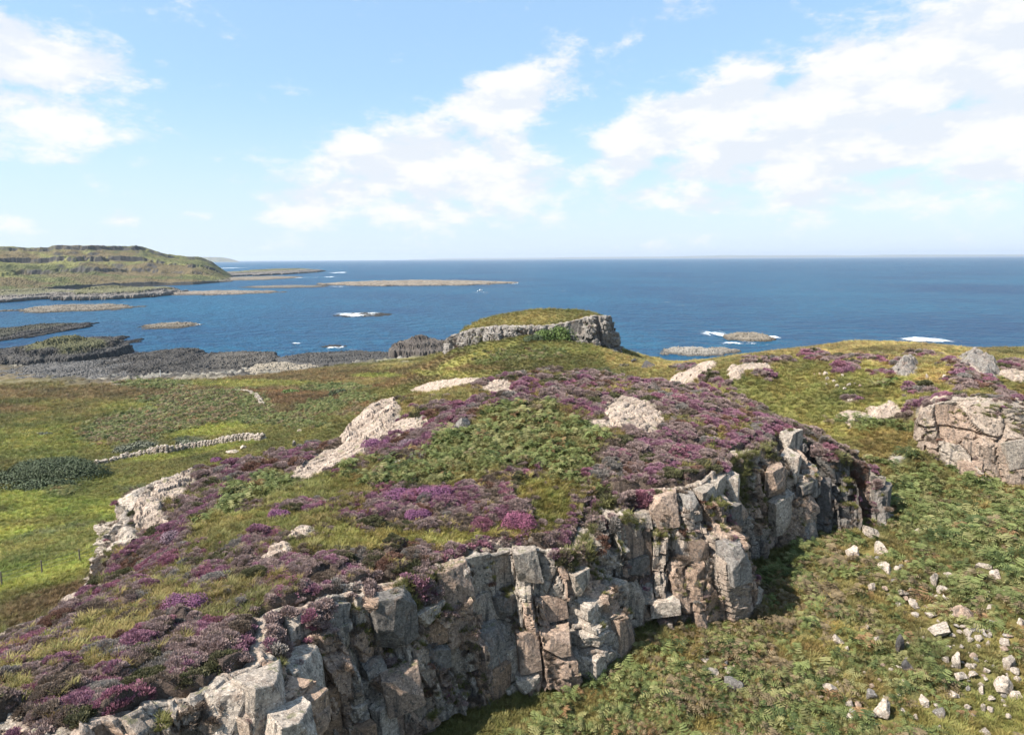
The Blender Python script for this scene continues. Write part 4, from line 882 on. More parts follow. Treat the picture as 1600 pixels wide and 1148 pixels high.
# ------------------------------------------------------------------ headland across the bay, far land on the horizon
def headland(name, label, r0, r1, uL, uR, prof, rows=90, cols=420, tintf=None, foot=0.):
    """prof(u) -> skyline height; the land rises in stepped terraces from the water"""
    us = np.linspace(uL, uR, cols); xs, ys, zs = ray(us, 420 + 0 * us); azs = np.arctan2(xs, ys)
    k = np.linspace(0, 1, rows)[:, None]; rr_ = r0(us)[None] + (r1 - r0(us)[None]) * k
    X = rr_ * np.sin(azs); Y = rr_ * np.cos(azs); Hs = prof(us)[None]
    t = k + ((fbm(X / 200, Y / 260, 61, 5, .6) - .5) * .55 + (fbm(X / 38, Y / 38, 67, 4) - .5) * .10) * sst(k, 0, .1) * (1 - sst(k, .75, 1))
    t = np.clip(t, 0, 1)
    def st(a, b): return sst(t, a, b)
    w1 = .15 * fbm(X / 120, Y / 120, 68, 3); f = .10 * st(.0, .012) + .17 * st(.02, .28) + w1 * st(.28, .305) + (.28 - w1) * st(.25, .5) + .13 * st(.50, .52) + .20 * st(.5, .8) + .12 * st(.78, .81)
    Zz = Hs * f + (fbm(X / 60, Y / 60, 62, 4) - .5) * 5 * sst(k, 0.01, .1) * np.minimum(Hs / 50, 1) + (fbm(X / 14, Y / 14, 63, 4, .6) - .5) * 6.0 * sst(k, 0, .02) - .8 * (k == 0)
    Zz = Zz * sst(Hs, 0, 3)
    gx = np.abs(np.gradient(Zz, axis=0)) / (np.abs(np.gradient(rr_, axis=0)) + 1e-6)
    rk_ = sst(gx + (fbm(X / 20, Y / 20, 64, 3) - .5) * .3, .28, .5)[..., None]
    g1 = np.array((.17, .165, .065)); g2 = np.array((.09, .095, .042)); g3 = np.array((.125, .098, .055))
    a = sst(fbm(X / 70, Y / 70, 65, 6, .65), .44, .62)[..., None]; b = sst(fbm(X / 110, Y / 90, 66, 6, .65), .46, .60)[..., None]
    tt = (g1 * a + g2 * (1 - a)) * (1 - b) + g3 * b
    tt = tt * (1 - rk_) + np.array((.075, .07, .068)) * rk_
    low = (1 - sst(Zz, 1.5, 6))[..., None]; tt = tt * (1 - low) + np.array((.13, .115, .10)) * low
    V = np.stack([X, Y, Zz], -1).reshape(-1, 3)
    me = mesh_from(name, V, grid_faces(rows, cols), MG, {'tint': ('FLOAT_COLOR', rgba(tt.reshape(-1, 3)))}, smooth=False)
    me.flip_normals()
    return link(name, me, kind='structure', label=label)
def hprof(u): return np.interp(u, [-260, -60, 0, 78, 90, 225, 240, 262, 315, 330, 345, 362], [74, 73, 72, 71, 76, 75, 68, 56, 49, 40, 22, 1])
headland('headland', 'long green stepped headland across the bay', lambda u: np.interp(u, [-260, 0, 150, 300, 362], [1020, 1060, 1240, 1330, 1480]), 1950, -260, 362, hprof)
headland('far_headland', 'faint blue headland behind the stepped one', lambda u: 18000 + 0 * u, 20500, 300, 376, lambda u: np.interp(u, [300, 345, 358, 366, 376], [135, 128, 95, 60, 1]), rows=30, cols=90)
headland('distant_land', 'very faint low land along the horizon', lambda u: 40000 + 0 * u, 43500, 640, 1760, lambda u: np.interp(u, [640, 700, 860, 900, 1040, 1100, 1130, 1200, 1290, 1340, 1380, 1500, 1600, 1760], np.array([0, 60, 70, 95, 100, 140, 175, 135, 130, 80, 120, 90, 70, 60]) * .85 + 25), rows=20, cols=300)

# ------------------------------------------------------------------ surf
def m_foam():
    m, t, b = material('sea_foam'); pos = t.new('ShaderNodeNewGeometry').outputs['Position']
    at = t.new('ShaderNodeAttribute', attribute_name='cover').outputs['Fac']
    n = t.noise(pos, .35, 8, .75, .6); a = t.ramp(t.m('ADD', at, t.m('MULTIPLY', t.m('SUBTRACT', n, .5), 1.9)), .42, .88)
    b.inputs['Base Color'].default_value = (.82, .86, .88, 1); b.inputs['Roughness'].default_value = .8
    t.l.new(a, b.inputs['Alpha'])
    bp = t.new('ShaderNodeBump'); bp.inputs['Distance'].default_value = .5; t.l.new(n, bp.inputs['Height']); t.l.new(bp.outputs[0], b.inputs['Normal'])
    return m
MF = m_foam()
FOAM = [(505,617,496,487,.9,'white surf breaking over the reef in the bay'), (1090,1150,530,515,.85,'white surf on the left of the tawny skerry'), (1195,1222,530,524,.7,'surf on the right of the tawny skerry'), (1110,1215,540,533,.6,'foam streaks in front of the tawny skerry'),
 (1385,1504,536,526,.95,'long white breaker beyond the far plateau'), (1365,1400,537,533,.6,'thin foam left of the long white breaker'), (296,320,509,506,.7,'foam at the tip of the small tawny skerry'), (500,552,546,540,.75,'foam round the rock off the cobble beach'), (450,474,538,535,.6,'small foam line off the cobble beach'),
 (512,550,427,425,.8,'distant white surf right of the grassy point'), (500,530,434,432,.7,'distant foam beside the grassy point'), (440,500,435,433,.6,'surf line along the low shelf'), (794,812,444,441,.8,'foam at the right tip of the long flat islet'), (496,560,449,447,.55,'foam along the left of the long flat islet'), (345,380,420,418,.8,'far surf below the faint headland'),
 (75,130,512,505,.6,'surf beside the dark shore rocks'), (400,640,549,545,.25,'thin foam along the cobble beach'), (1060,1120,553,545,.55,'foam among pale shore rocks'), (180,200,542,537,.5,'foam right of the dark hump'), (730,770,459,455,.45,'pale wake trailing from the small boat')]
for i, (u0, u1, vb, vt, cv, lb) in enumerate(FOAM):
    a = P(u0, vb, 0); b = P(u1, vb, 0); c = P((u0 + u1) / 2, vt, 0); m0 = P((u0 + u1) / 2, vb, 0)
    cx, cy = (m0[0] + c[0]) / 2, (m0[1] + c[1]) / 2; hx = (b[0] - a[0]) / 2; hy = math.hypot(c[0] - m0[0], c[1] - m0[1]) / 2
    nx, ny = 90, 40; X, Y = np.meshgrid(np.linspace(-hx, hx, nx) * 1.1, np.linspace(-hy, hy, ny) * 1.1, indexing='ij')
    cov = np.clip(1 - np.hypot(X / hx, Y / hy) ** 1.6, 0, 1) * cv + (fbm(X / hx * 3 + i, Y / hy * 1.5, 80 + i, 5) - .5) * 1.0
    cov = cov * (np.hypot(X / hx, Y / hy) < 1.05); Zf = .03 + .9 * np.clip(cov, 0, 1) * fbm(X / 3, Y / 3, 90 + i, 3)
    me = mesh_from('sea_foam', np.stack([X, Y, Zf], -1).reshape(-1, 3), grid_faces(nx, ny)[:, ::-1], MF, {'cover': ('FLOAT', cov.reshape(-1))}, smooth=True)
    o = link('sea_foam', me, kind='stuff', label=lb); o.location = (cx, cy, 0)
print('sea', time.time() - T0)

# ------------------------------------------------------------------ small motor boat
def box(bm, c, d, taper=1.0):
    r = bmesh.ops.create_cube(bm, size=1.0)
    for v in r['verts']:
        k = taper if v.co.z > 0 else 1.0
        v.co = Vector((c[0] + v.co.x * d[0] * k, c[1] + v.co.y * d[1] * k, c[2] + v.co.z * d[2]))
def obj_bm(name, bm, mat, parent, bev=.0):
    if bev: bmesh.ops.bevel(bm, geom=bm.edges[:], offset=bev, segments=2, affect='EDGES')
    me = bpy.data.meshes.new(name); bm.to_mesh(me); bm.free(); me.materials.append(mat)
    return link(name, me, parent)
mw = m_simple('white_boat_paint', (.82, .83, .84), .3, .05); mgl = m_simple('dark_boat_glass', (.03, .04, .05), .1, .1); mdk = m_simple('boat_deck', (.45, .42, .36), .7)
boat = bpy.data.objects.new('motor_boat', None); COL.objects.link(boat); boat['label'] = 'small white motor boat with a cabin, out in the bay below the long islet'; boat['category'] = 'boat'
bxp = P(750, 455, 0); boat.location = (bxp[0], bxp[1], .05); boat.rotation_euler = (0, 0, R(25))
bm = bmesh.new(); secs = []
for k in range(11):
    t = k / 10; x = -3.6 + 7.6 * t; w = 1.25 * (1 - max(0, (t - .45) / .55) ** 2.2) + .02; sheer = 1.0 + .55 * t * t; keel = -.35 + .35 * t ** 4
    secs.append([bm.verts.new((x, -w, sheer)), bm.verts.new((x, -w * .78, .2)), bm.verts.new((x, 0, keel)), bm.verts.new((x, w * .78, .2)), bm.verts.new((x, w, sheer))])
for a, b in zip(secs[:-1], secs[1:]):
    for i in range(4): bm.faces.new((a[i], a[i + 1], b[i + 1], b[i]))
bm.faces.new(secs[0]); obj_bm('hull', bm, mw, boat)
bm = bmesh.new(); box(bm, (-.2, 0, .95), (6.2, 1.9, .12)); obj_bm('deck', bm, mdk, boat)
bm = bmesh.new(); box(bm, (.7, 0, 1.7), (2.2, 1.7, 1.5), .85); cab = obj_bm('cabin', bm, mw, boat, .06)
bm = bmesh.new(); box(bm, (1.72, 0, 1.95), (.1, 1.35, .5)); obj_bm('window', bm, mgl, cab)
for s in (-1, 1):
    bm = bmesh.new(); box(bm, (.7, s * .80, 1.95), (1.5, .08, .45)); obj_bm('window', bm, mgl, cab)
bm = bmesh.new(); box(bm, (-3.6, 0, .9), (.5, .45, .9), .8); obj_bm('outboard_motor', bm, mgl, boat, .04)
bm = bmesh.new(); box(bm, (.2, 0, 3.0), (.06, .06, 1.2)); obj_bm('mast', bm, mdk, boat)

# ------------------------------------------------------------------ dry stone walls, fence
SM = [stone_mesh('wall_stone', 900 + i, (.30, .22, .20), sub=ICO1, cuts=6, tint=PALE * (1.05 + .1 * (i % 4)), fine=.03) for i in range(6)]
WXY = []
def wall(pts, label, height=.9, width=.7, step=.40, seed=1, cope=True, scale=1.0):
    r = np.random.default_rng(seed); u = np.array([p[0] for p in pts], float); v = np.array([p[1] for p in pts], float)
    x, y, zz = hit(u, v); s = np.r_[0, np.cumsum(np.hypot(np.diff(x), np.diff(y)))]; ss = np.arange(0, s[-1], step)
    X = np.interp(ss, s, x) + r.normal(0, .08, len(ss)); Y = np.interp(ss, s, y) + r.normal(0, .08, len(ss)); Zg = H0(X, Y)
    WXY.extend([(float(a), float(b), .75) for a, b in zip(X[::2], Y[::2])])
    dx, dy = np.gradient(X), np.gradient(Y); L = np.hypot(dx, dy) + 1e-6; nx, ny = -dy / L, dx / L
    top = bpy.data.objects.new('dry_stone_wall', None); COL.objects.link(top); top.location = (X[0], Y[0], Zg[0]); top['label'] = label; top['category'] = 'stone wall'
    o0 = np.array((X[0], Y[0], Zg[0])); broken = fbm(ss / 6, ss * 0, seed, 3)
    # core courses joined
    VV, FF, off = [], [], 0; bv, bf = ICO1
    for i in range(len(ss)):
        hh = height * (.45 + .9 * broken[i])
        for c in range(max(1, int(hh / .26))):
            for sd2 in (-1, 1):
                k = np.array((.27, .22, .17)) * r.uniform(.7, 1.25) * scale; a = r.uniform(0, 6)
                q = bv * k * r.uniform(.85, 1.15, bv.shape); q = np.c_[q[:, 0] * math.cos(a) - q[:, 1] * math.sin(a), q[:, 0] * math.sin(a) + q[:, 1] * math.cos(a), q[:, 2]]
                w_ = width * .5 * (1 - .25 * c * .26 / max(hh, .3)) * sd2
                VV.append(q + (X[i] + nx[i] * w_, Y[i] + ny[i] * w_, Zg[i] + .08 + c * .26) - o0); FF.append(bf + off); off += len(bv)
    V = np.vstack(VV); tt = np.repeat(r.uniform(.6, 1.15, len(VV)), len(bv))[:, None] * PALE * 1.15
    link('stonework', mesh_from('stonework', V, np.vstack(FF), MS, {'tint': ('FLOAT_COLOR', rgba(tt))}), top, kind='stuff')
    if cope:
        for i in range(len(ss)):
            if r.random() < .22: continue
            hh = height * (.45 + .9 * broken[i]); o = bpy.data.objects.new('coping_stone', SM[r.integers(6)]); COL.objects.link(o); o.parent = top
            o.location = (X[i] - o0[0], Y[i] - o0[1], Zg[i] - o0[2] + int(max(1, hh / .26)) * .26 + .08); o.rotation_euler = tuple(r.uniform(-.5, .5, 2)) + (r.uniform(0, 6),); k = r.uniform(.9, 1.7) * scale; o.scale = (k, k, k * r.uniform(.8, 1.4))
    return top
wall([(152,727),(200,716),(232,710),(262,708),(300,700),(345,692),(385,687),(412,688)], 'long tumbled dry stone wall crossing the green field', seed=2, step=.55, scale=1.5, height=1.15)
wall([(352,612),(372,611),(392,614),(404,624),(410,634)], 'short pale curving stone wall near the shore', seed=3, step=.8, height=.8, scale=1.5, cope=False)
wall([(270,599),(286,605)], 'stub of pale stone wall above the rocky shore', seed=4, step=.7, height=.5, scale=1.3, cope=False)
mwood = m_simple('weathered_wood', (.13, .11, .09), .9, .3, 12); mwire = m_simple('fence_wire', (.22, .22, .22), .5, .1, 8, .8)
fp = [(3,914),(66,896),(125,878),(183,861)]; fx, fy, fz = hit([p[0] for p in fp], [p[1] for p in fp])
fence = bpy.data.objects.new('wire_fence', None); COL.objects.link(fence); fence.location = (fx[0], fy[0], fz[0]); fence['label'] = 'wire fence on thin wooden posts in the bright green field'; fence['category'] = 'fence'
fx = np.r_[fx[0] * 2 - fx[1], fx]; fy = np.r_[fy[0] * 2 - fy[1], fy]; fz = H0(fx, fy)
o0 = Vector(fence.location)
def rod(a, b, r_, n=6):
    bm = bmesh.new(); a = Vector(a); b = Vector(b); d = (b - a); M_ = d.to_track_quat('Z', 'Y').to_matrix().to_4x4(); M_.translation = (a + b) / 2
    bmesh.ops.create_cone(bm, cap_ends=True, segments=n, radius1=r_, radius2=r_ * .85, depth=d.length, matrix=M_); return bm
for x, y, zz in zip(fx, fy, fz):
    obj_bm('fence_post', rod(Vector((x, y, zz - .2)) - o0, Vector((x + .03, y, zz + 1.45)) - o0, .085), mwood, fence)
for hgt in (.5, .9, 1.3):
    for i in range(len(fx) - 1):
        obj_bm('wire', rod(Vector((fx[i], fy[i], fz[i] + hgt)) - o0, Vector((fx[i + 1], fy[i + 1], fz[i + 1] + hgt)) - o0, .012, 4), mwire, fence)
sx, sy, sz = [float(q[0]) for q in hit(251, 589)]
bm = rod((0, 0, -.2), (0, 0, 2.6), .14, 8); o = obj_bm('marker_post', bm, m_simple('white_post_paint', (.7, .68, .62)), None); o.location = (sx, sy, sz); o['label'] = 'lone white post standing by the rocky shore'; o['category'] = 'post'

# ------------------------------------------------------------------ plant prototypes (kept out of the scene; only planted copies show)
def quadmesh(name, quads, tips, mat):
    V = np.array(quads, float).reshape(-1, 3); n = len(V) // 4
    return mesh_from(name, V, np.arange(n * 4).reshape(n, 4), mat, {'tip': ('FLOAT', np.array(tips, float).reshape(-1))})
def heather_proto(seed):
    r = np.random.default_rng(seed); q = []; t = []
    for _ in range(170):
        a = r.uniform(0, 2 * math.pi); rad = math.sqrt(r.uniform(0, 1)) * .5; hz = .42 * math.sqrt(max(0, 1 - (rad / .52) ** 2)) * r.uniform(.75, 1.12)
        b = np.array((rad * math.cos(a) * .8, rad * math.sin(a) * .8, max(hz - .22, 0))); d = np.array((math.cos(a) * rad * 1.1, math.sin(a) * rad * 1.1, .55)) + r.normal(0, .16, 3); d /= np.linalg.norm(d)
        L = r.uniform(.14, .24); w = r.uniform(.025, .045); s = np.cross(d, r.normal(size=3)); s /= np.linalg.norm(s)
        e = b + d * L
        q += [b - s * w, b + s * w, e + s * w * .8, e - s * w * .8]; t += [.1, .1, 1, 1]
    return quadmesh('heather_sprigs', q, t, ML)
def grass_proto(seed, n=44, flat=.5):
    r = np.random.default_rng(seed); q = []; t = []
    for _ in range(n):
        a = r.uniform(0, 2 * math.pi); rad = r.uniform(0, .34); b = np.array((rad * math.cos(a), rad * math.sin(a), 0)); L = r.uniform(.3, .62)
        d = np.array((math.cos(a) * flat + .25, math.sin(a) * flat - .05, 1)) + r.normal(0, .28, 3); d /= np.linalg.norm(d); s = np.cross(d, (0, 0, 1)) + 1e-3; s /= np.linalg.norm(s); w = r.uniform(.014, .026)
        m_ = b + d * L * .55; e = m_ + (d * .8 + np.array((math.cos(a), math.sin(a), -.3)) * .45) * L * .5
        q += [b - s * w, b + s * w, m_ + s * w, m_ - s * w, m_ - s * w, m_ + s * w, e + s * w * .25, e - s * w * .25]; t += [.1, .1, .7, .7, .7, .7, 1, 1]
    return quadmesh('grass_blades', q, t, MGR)
def bracken_proto(seed):
    r = np.random.default_rng(seed); q = []; t = []
    for f in range(6):
        a = f * 1.05 + r.uniform(-.4, .4); dr = np.array((math.cos(a), math.sin(a), 0)); L = r.uniform(.42, .62); hgt = r.uniform(.35, .6); pts = []
        for k in range(8):
            s = k / 7; pts.append(dr * L * s ** 1.1 + np.array((0, 0, hgt * (1 - (1 - s) ** 2) - .28 * s * s)))
        sd2 = np.array((-dr[1], dr[0], 0))
        for k in range(1, 8):
            s = k / 7; wl = .20 * (1 - s) ** .75 + .03; p = pts[k]; fw = (pts[k] - pts[k - 1]); fw = fw / np.linalg.norm(fw)
            for sg in (-1, 1):
                tip = p + sd2 * sg * wl + fw * wl * .35 - np.array((0, 0, wl * .25)) + r.normal(0, .012, 3); hw = fw * .028
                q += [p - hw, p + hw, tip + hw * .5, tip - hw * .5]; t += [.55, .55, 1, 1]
        for k in range(7):
            w_ = sd2 * .007; q += [pts[k] - w_, pts[k] + w_, pts[k + 1] + w_, pts[k + 1] - w_]; t += [.2, .2, .4, .4]
    return quadmesh('bracken_fronds', q, t, MB)
protos = {k: [bpy.data.objects.new(f'{k}_tuft', f(s)) for s in (1, 2, 3)] for k, f in (('heather', heather_proto), ('grass', grass_proto), ('bracken', bracken_proto))}
def scatter(name, label, proto, pts, scale, rot, tint):
    """one ground-cover object: geometry nodes plant the tufts on the given points"""
    n = len(pts)
    me = bpy.data.meshes.new(name); me.vertices.add(n); me.vertices.foreach_set('co', np.ascontiguousarray(pts, dtype=np.float32).ravel())
    for an, ty, key, arr in (('size', 'FLOAT', 'value', scale), ('turn', 'FLOAT_VECTOR', 'vector', rot), ('tint', 'FLOAT_COLOR', 'color', rgba(tint))):
        a = me.attributes.new(an, ty, 'POINT'); a.data.foreach_set(key, np.ascontiguousarray(arr, dtype=np.float32).ravel())
    o = link(name, me, kind='stuff', label=label)
    ng = bpy.data.node_groups.new(name, 'GeometryNodeTree'); ng.interface.new_socket('Geometry', in_out='INPUT', socket_type='NodeSocketGeometry'); ng.interface.new_socket('Geometry', in_out='OUTPUT', socket_type='NodeSocketGeometry')
    gi = ng.nodes.new('NodeGroupInput'); go = ng.nodes.new('NodeGroupOutput'); ip = ng.nodes.new('GeometryNodeInstanceOnPoints'); oi = ng.nodes.new('GeometryNodeObjectInfo'); oi.inputs['Object'].default_value = proto
    mp_ = ng.nodes.new('GeometryNodeMeshToPoints'); ng.links.new(gi.outputs[0], mp_.inputs[0]); ng.links.new(mp_.outputs[0], ip.inputs['Points'])
    s = ng.nodes.new('GeometryNodeInputNamedAttribute'); s.data_type = 'FLOAT'; s.inputs[0].default_value = 'size'
    t = ng.nodes.new('GeometryNodeInputNamedAttribute'); t.data_type = 'FLOAT_VECTOR'; t.inputs[0].default_value = 'turn'
    ng.links.new(oi.outputs['Geometry'], ip.inputs['Instance']); ng.links.new(s.outputs[0], ip.inputs['Scale']); ng.links.new(t.outputs[0], ip.inputs['Rotation']); ng.links.new(ip.outputs[0], go.inputs[0])
    md = o.modifiers.new('plants', 'NODES'); md.node_group = ng
    return o
def plant(kind, label, pts, scale, tint, tilt=.2, rs_=7):
    r = np.random.default_rng(rs_); n = len(pts); k = r.integers(0, 3, n)
    rot = np.c_[r.uniform(-tilt, tilt, n), r.uniform(-tilt, tilt, n), r.uniform(0, 2 * math.pi, n)]
    for v in range(3):
        m = k == v
        if m.any(): scatter(f'{kind}_cover', label, protos[kind][v], pts[m], scale[m], rot[m], tint[m])
    print(kind, n)

# ------------------------------------------------------------------ planting
rg = np.random.default_rng(11)
def jitter_polar(r0, r1, sp0, spk, half=R(43)):
    """jittered rings whose spacing grows with distance"""
    out_x, out_y = [], []; r = r0
    while r < r1:
        sp = max(sp0, spk * r); n = int(2 * half * r / sp); t = (np.arange(n) + rg.uniform(0, 1, n)) / n * 2 * half - half
        q = r + rg.uniform(-.5, .5, n) * sp; out_x.append(q * np.sin(t)); out_y.append(q * np.cos(t)); r += sp
    return np.concatenate(out_x), np.concatenate(out_y)
def cover_height(x, y, c):
    z0 = H0(x, y); cu, cx, cy = cushion(x, y, c['h'] * (1 - c['rock']))
    return z0 + cu + (fbm(x / .7, y / .7, 15, 3) - .5) * .22 + c['b'] * brk(x, y), cx, cy
VIV = np.array((.30, .145, .20)); MAG = np.array((.33, .14, .19)); MAU = np.array((.34, .245, .225)); HBR = np.array((.185, .138, .105)); HGR = np.array((.26, .23, .205)); HOL = np.array((.10, .10, .045)); HRU = np.array((.20, .105, .075))
def heather_tint(c, cx, cy, viv, n):
    a = h32(cx, cy, 201); b = h32(cx, cy, 202); j = rg.uniform(0, 1, n); pv = np.clip(viv * 1.05, 0, 1)
    sel = a + (j - .5) * .35
    t = np.where((sel < pv * .50)[:, None], np.where((b > .72)[:, None], MAG, VIV), np.where((sel < pv * 1.10 + .22)[:, None], MAU, HBR))
    t = np.where(((sel > .80) & (b > .62))[:, None], HGR, t); t = np.where(((sel > .70) & (b < .25))[:, None], HOL, t); t = np.where(((sel > .60) & (b > .40) & (b < .50))[:, None], HRU, t)
    t = t * (1.10 - .35 * rg.uniform(0, 1, n)[:, None]) + HBR * .36 * rg.uniform(0, 1, n)[:, None]
    return t
def steep(x, y):
    e = .3; z0 = H0(x, y); return np.hypot(H0(x + e, y) - z0, H0(x, y + e) - z0) / e > 1.35
BXY = [(float(x), float(y), b[2] / FPX * math.hypot(float(x), float(y), CZ - float(q)) * .50) for b, x, y, q in zip(BOUL, bx, by, bz)]
def clear_of_stones(x, y):
    ok = np.ones(len(x), bool)
    for (a, b, r) in BXY + SXY + WXY: ok &= (x - a) ** 2 + (y - b) ** 2 * 1.2 > r * r
    return ok
# near and middle ground
X, Y = jitter_polar(14, 112, .195, .0050)
Zh = H0(X, Y); v0 = visible(X, Y, Zh, 1.4); X, Y, Zh = X[v0], Y[v0], Zh[v0]
c = classify(X, Y, Zh); Zc, ccx, ccy = cover_height(X, Y, c); r_ = np.hypot(X, Y); u = rg.uniform(0, 1, len(X))
d1, i1 = M1.sd(X, Y); d3, i3 = M3.sd(X, Y)
edge = ((d1 > -.9) & (d1 < .35) & (i1 < len(FRONT))) | ((d3 > -.5) & (d3 < .6) & (i3 >= 2) & (i3 < len(RP_F)))
free = (c['rock'] < rg.uniform(.25, .95, len(X))) & ~edge & clear_of_stones(X, Y) & ~steep(X, Y)
lump = .68 + .68 * fbm(X / .9, Y / .9, 333, 2)
isH = free & (u < c['h']); isB = free & ~isH & (rg.uniform(0, 1, len(X)) < c['b']); isG = free & ~isH & ~isB
grow = np.maximum(1, r_ * .0050 / .195) ** .75; gg = grow ** .35
m = isH; plant('heather', 'low heather in purple, mauve and brown covering the crag', np.c_[X, Y, Zc - .06][m], (rg.uniform(.32, .56, len(X)) * grow * lump)[m], heather_tint(c, ccx[m], ccy[m], c['viv'][m], m.sum()), .45, 7)
def grass_tint(g, n): return g * rg.uniform(.75, 1.3, (n, 1)) * rg.uniform(.92, 1.08, (n, 3))
m = isG; plant('grass', 'tufted rough grass in yellow and green', np.c_[X, Y, Zc - .05][m], (rg.uniform(.36, .80, len(X)) * gg)[m], grass_tint(c['g'][m], m.sum()), .3, 8)
BG = np.array((.19, .215, .075)); BG2 = np.array((.28, .265, .11)); BBR = np.array((.255, .19, .11)); BRU = np.array((.30, .18, .09)); BDK = np.array((.075, .10, .035))
def bracken_tint(brn, n, xy):
    j = rg.uniform(0, 1, n) * .5 + .5 * h32(np.floor(xy[:, 0] / .9), np.floor(xy[:, 1] / .9), 77); k = rg.uniform(0, 1, n); t = np.where((j < brn * .62)[:, None], BBR, np.where((k < .35)[:, None], BG2, BG))
    t = np.where((rg.uniform(0, 1, n) < .035 + .05 * brn)[:, None], BRU, t); t = np.where((rg.uniform(0, 1, n) < .12)[:, None], BDK, t)
    return t * rg.uniform(.75, 1.25, (n, 1))
mb = isB & (rg.uniform(0, 1, len(X)) < .46)
plant('bracken', 'waist-high bracken turning from green to rust brown', np.c_[X, Y, Zc - .08][mb], (rg.uniform(.50, 1.35, len(X)) * np.maximum(1, grow * .9) * lump)[mb], bracken_tint(c['brn'][mb], mb.sum(), np.c_[X, Y][mb]), .35, 9)
mb2 = isB & ~mb & (rg.uniform(0, 1, len(X)) < .28)
plant('grass', 'rough grass growing between the bracken', np.c_[X, Y, Zc - .05][mb2], (rg.uniform(.5, .9, len(X)) * gg)[mb2], grass_tint(c['g'][mb2] * .85, mb2.sum()), .3, 10)
# far fields
X, Y = jitter_polar(112, 270, .50, .0046)
Zh = H0(X, Y); v0 = visible(X, Y, Zh, 2.0) & (Zh > 2.0); X, Y, Zh = X[v0], Y[v0], Zh[v0]
c = classify(X, Y, Zh); free = (c['rock'] < .4) & ~steep(X, Y) & clear_of_stones(X, Y); n = len(X); gsc = np.hypot(X, Y) / 112
isB = free & (rg.uniform(0, 1, n) < c['b']); isG = free & ~isB
m = isG; plant('grass', 'rough pasture grass of the far fields', np.c_[X, Y, Zh - .05][m], (rg.uniform(.5, 1.0, n) * gsc)[m], grass_tint(c['g'][m], m.sum()), .3, 12)
m = isB; plant('bracken', 'brown bracken patches in the far fields', np.c_[X, Y, Zh - .05][m], (rg.uniform(.9, 1.6, n) * gsc)[m], bracken_tint(c['brn'][m], m.sum(), np.c_[X, Y][m]) * .85, .3, 13)
# heather curling over the rims and plants on ledges
P_, S_, T_ = [], [], []; Pg, Sg, Tg = [], [], []
for rim, nn_, st, viv in ((rimA, rimAn, 2, .45), (rimD, rimDn, 2, .4)):
    for k in range(0, len(rim), st):
        if rim[k, 1] < 12: continue
        f = fbm(np.array([k * .011]), np.array([3.3]), 300, 3)[0]
        for q in range(5 if k * .085 > s_at(17) else 3):
            back = rg.uniform(-.15, 1.3); p = rim[k] - np.array((nn_[k, 0], nn_[k, 1], 0)) * back + np.array((0, 0, .10 - .15 * (back < 0)))
            if f > .44 or back > .7 or (st == 2 and (k * .085 > s_at(17) or s_at(9) < k * .085 < s_at(11))):
                g0 = H0(np.array([p[0]]), np.array([p[1]]))[0]; p[2] = max(p[2] - .05, min(g0 + .05, p[2] + .5)); P_.append(p); S_.append(rg.uniform(.42, .80)); T_.append(viv + .2)
P_ = np.array(P_); n = len(P_); plant('heather', 'heather overhanging the cliff rims', P_, np.array(S_), heather_tint(None, np.floor(P_[:, 0] / 1.3), np.floor(P_[:, 1] / 1.3), np.array(T_), n) * .9, .7, 14)
f_ = FACES['front_cliff']; SP, ST = [], []
for i in range(0, f_['G'].shape[1], 2):
    sv = f_['s'][i]; a_ = sag(sv) if s_at(2) < sv < s_at(18) else (.7 if sv >= s_at(18) else 0)
    gl = math.exp(-((sv - s_at(15, .9)) / 1.5) ** 2)
    dep = max(a_ * 1.5, gl * 4.0)
    for _ in range(int(dep * 3.2 + rg.random())):
        zz_ = f_['zt'][i] - rg.random() ** 1.3 * dep; j_ = int(np.clip((zz_ - f_['zb'][i]) / (f_['zt'][i] - f_['zb'][i]) * f_['G'].shape[0], 0, f_['G'].shape[0] - 1)); q_ = f_['G'][j_, i]
        SP.append((q_[0] + f_['nx'][i] * .08, q_[1] + f_['ny'][i] * .08, q_[2] - .1)); ST.append(gl > .4)
SP = np.array(SP); ST = np.array(ST) | (h32(np.floor(SP[:, 0] / 1.7), np.floor(SP[:, 1] / 1.7), 99) > .62); m = ~ST; n = int(m.sum())
plant('heather', 'heather spilling down from the cliff rim', SP[m], rg.uniform(.45, .85, n), heather_tint(None, np.floor(SP[m][:, 0] / 1.3), np.floor(SP[m][:, 1] / 1.3), np.full(n, .38), n), .6, 17)
n = int(ST.sum()); plant('grass', 'grass and scrub spilling down cliff gullies', SP[ST], rg.uniform(.45, .9, n), np.array(BG2) * rg.uniform(.5, 1.1, (n, 1)), .6, 18)
LP = np.vstack([l[0] for l in ledge_pts]); LHt = np.concatenate([l[1] for l in ledge_pts]); f = fbm(LP[:, 0] / 1.6 + LP[:, 2] / 2, LP[:, 1] / 1.6, 310, 3); kk = rg.uniform(0, 1, len(LP))
m = (f > .50) & (kk < .35); n = int(m.sum()); tt = np.where((h32(np.floor(LP[m][:, 0] / 1.5), np.floor(LP[m][:, 2] / 1.5), 5) > .5)[:, None], HBR * 1.1, np.array(OL) * 1.2) * rg.uniform(.7, 1.3, (n, 1))
plant('grass', 'grass and heath on the cliff ledges', LP[m], rg.uniform(.3, .6, n), tt, .5, 15)
m = (f > .58) & (kk > .86); n = int(m.sum()); plant('heather', 'heather tufts on the cliff ledges', LP[m] - (0, 0, .08), rg.uniform(.35, .7, n), heather_tint(None, np.floor(LP[m][:, 0]), np.floor(LP[m][:, 1]), np.full(n, .10), n), .5, 16)
print('plants', time.time() - T0)

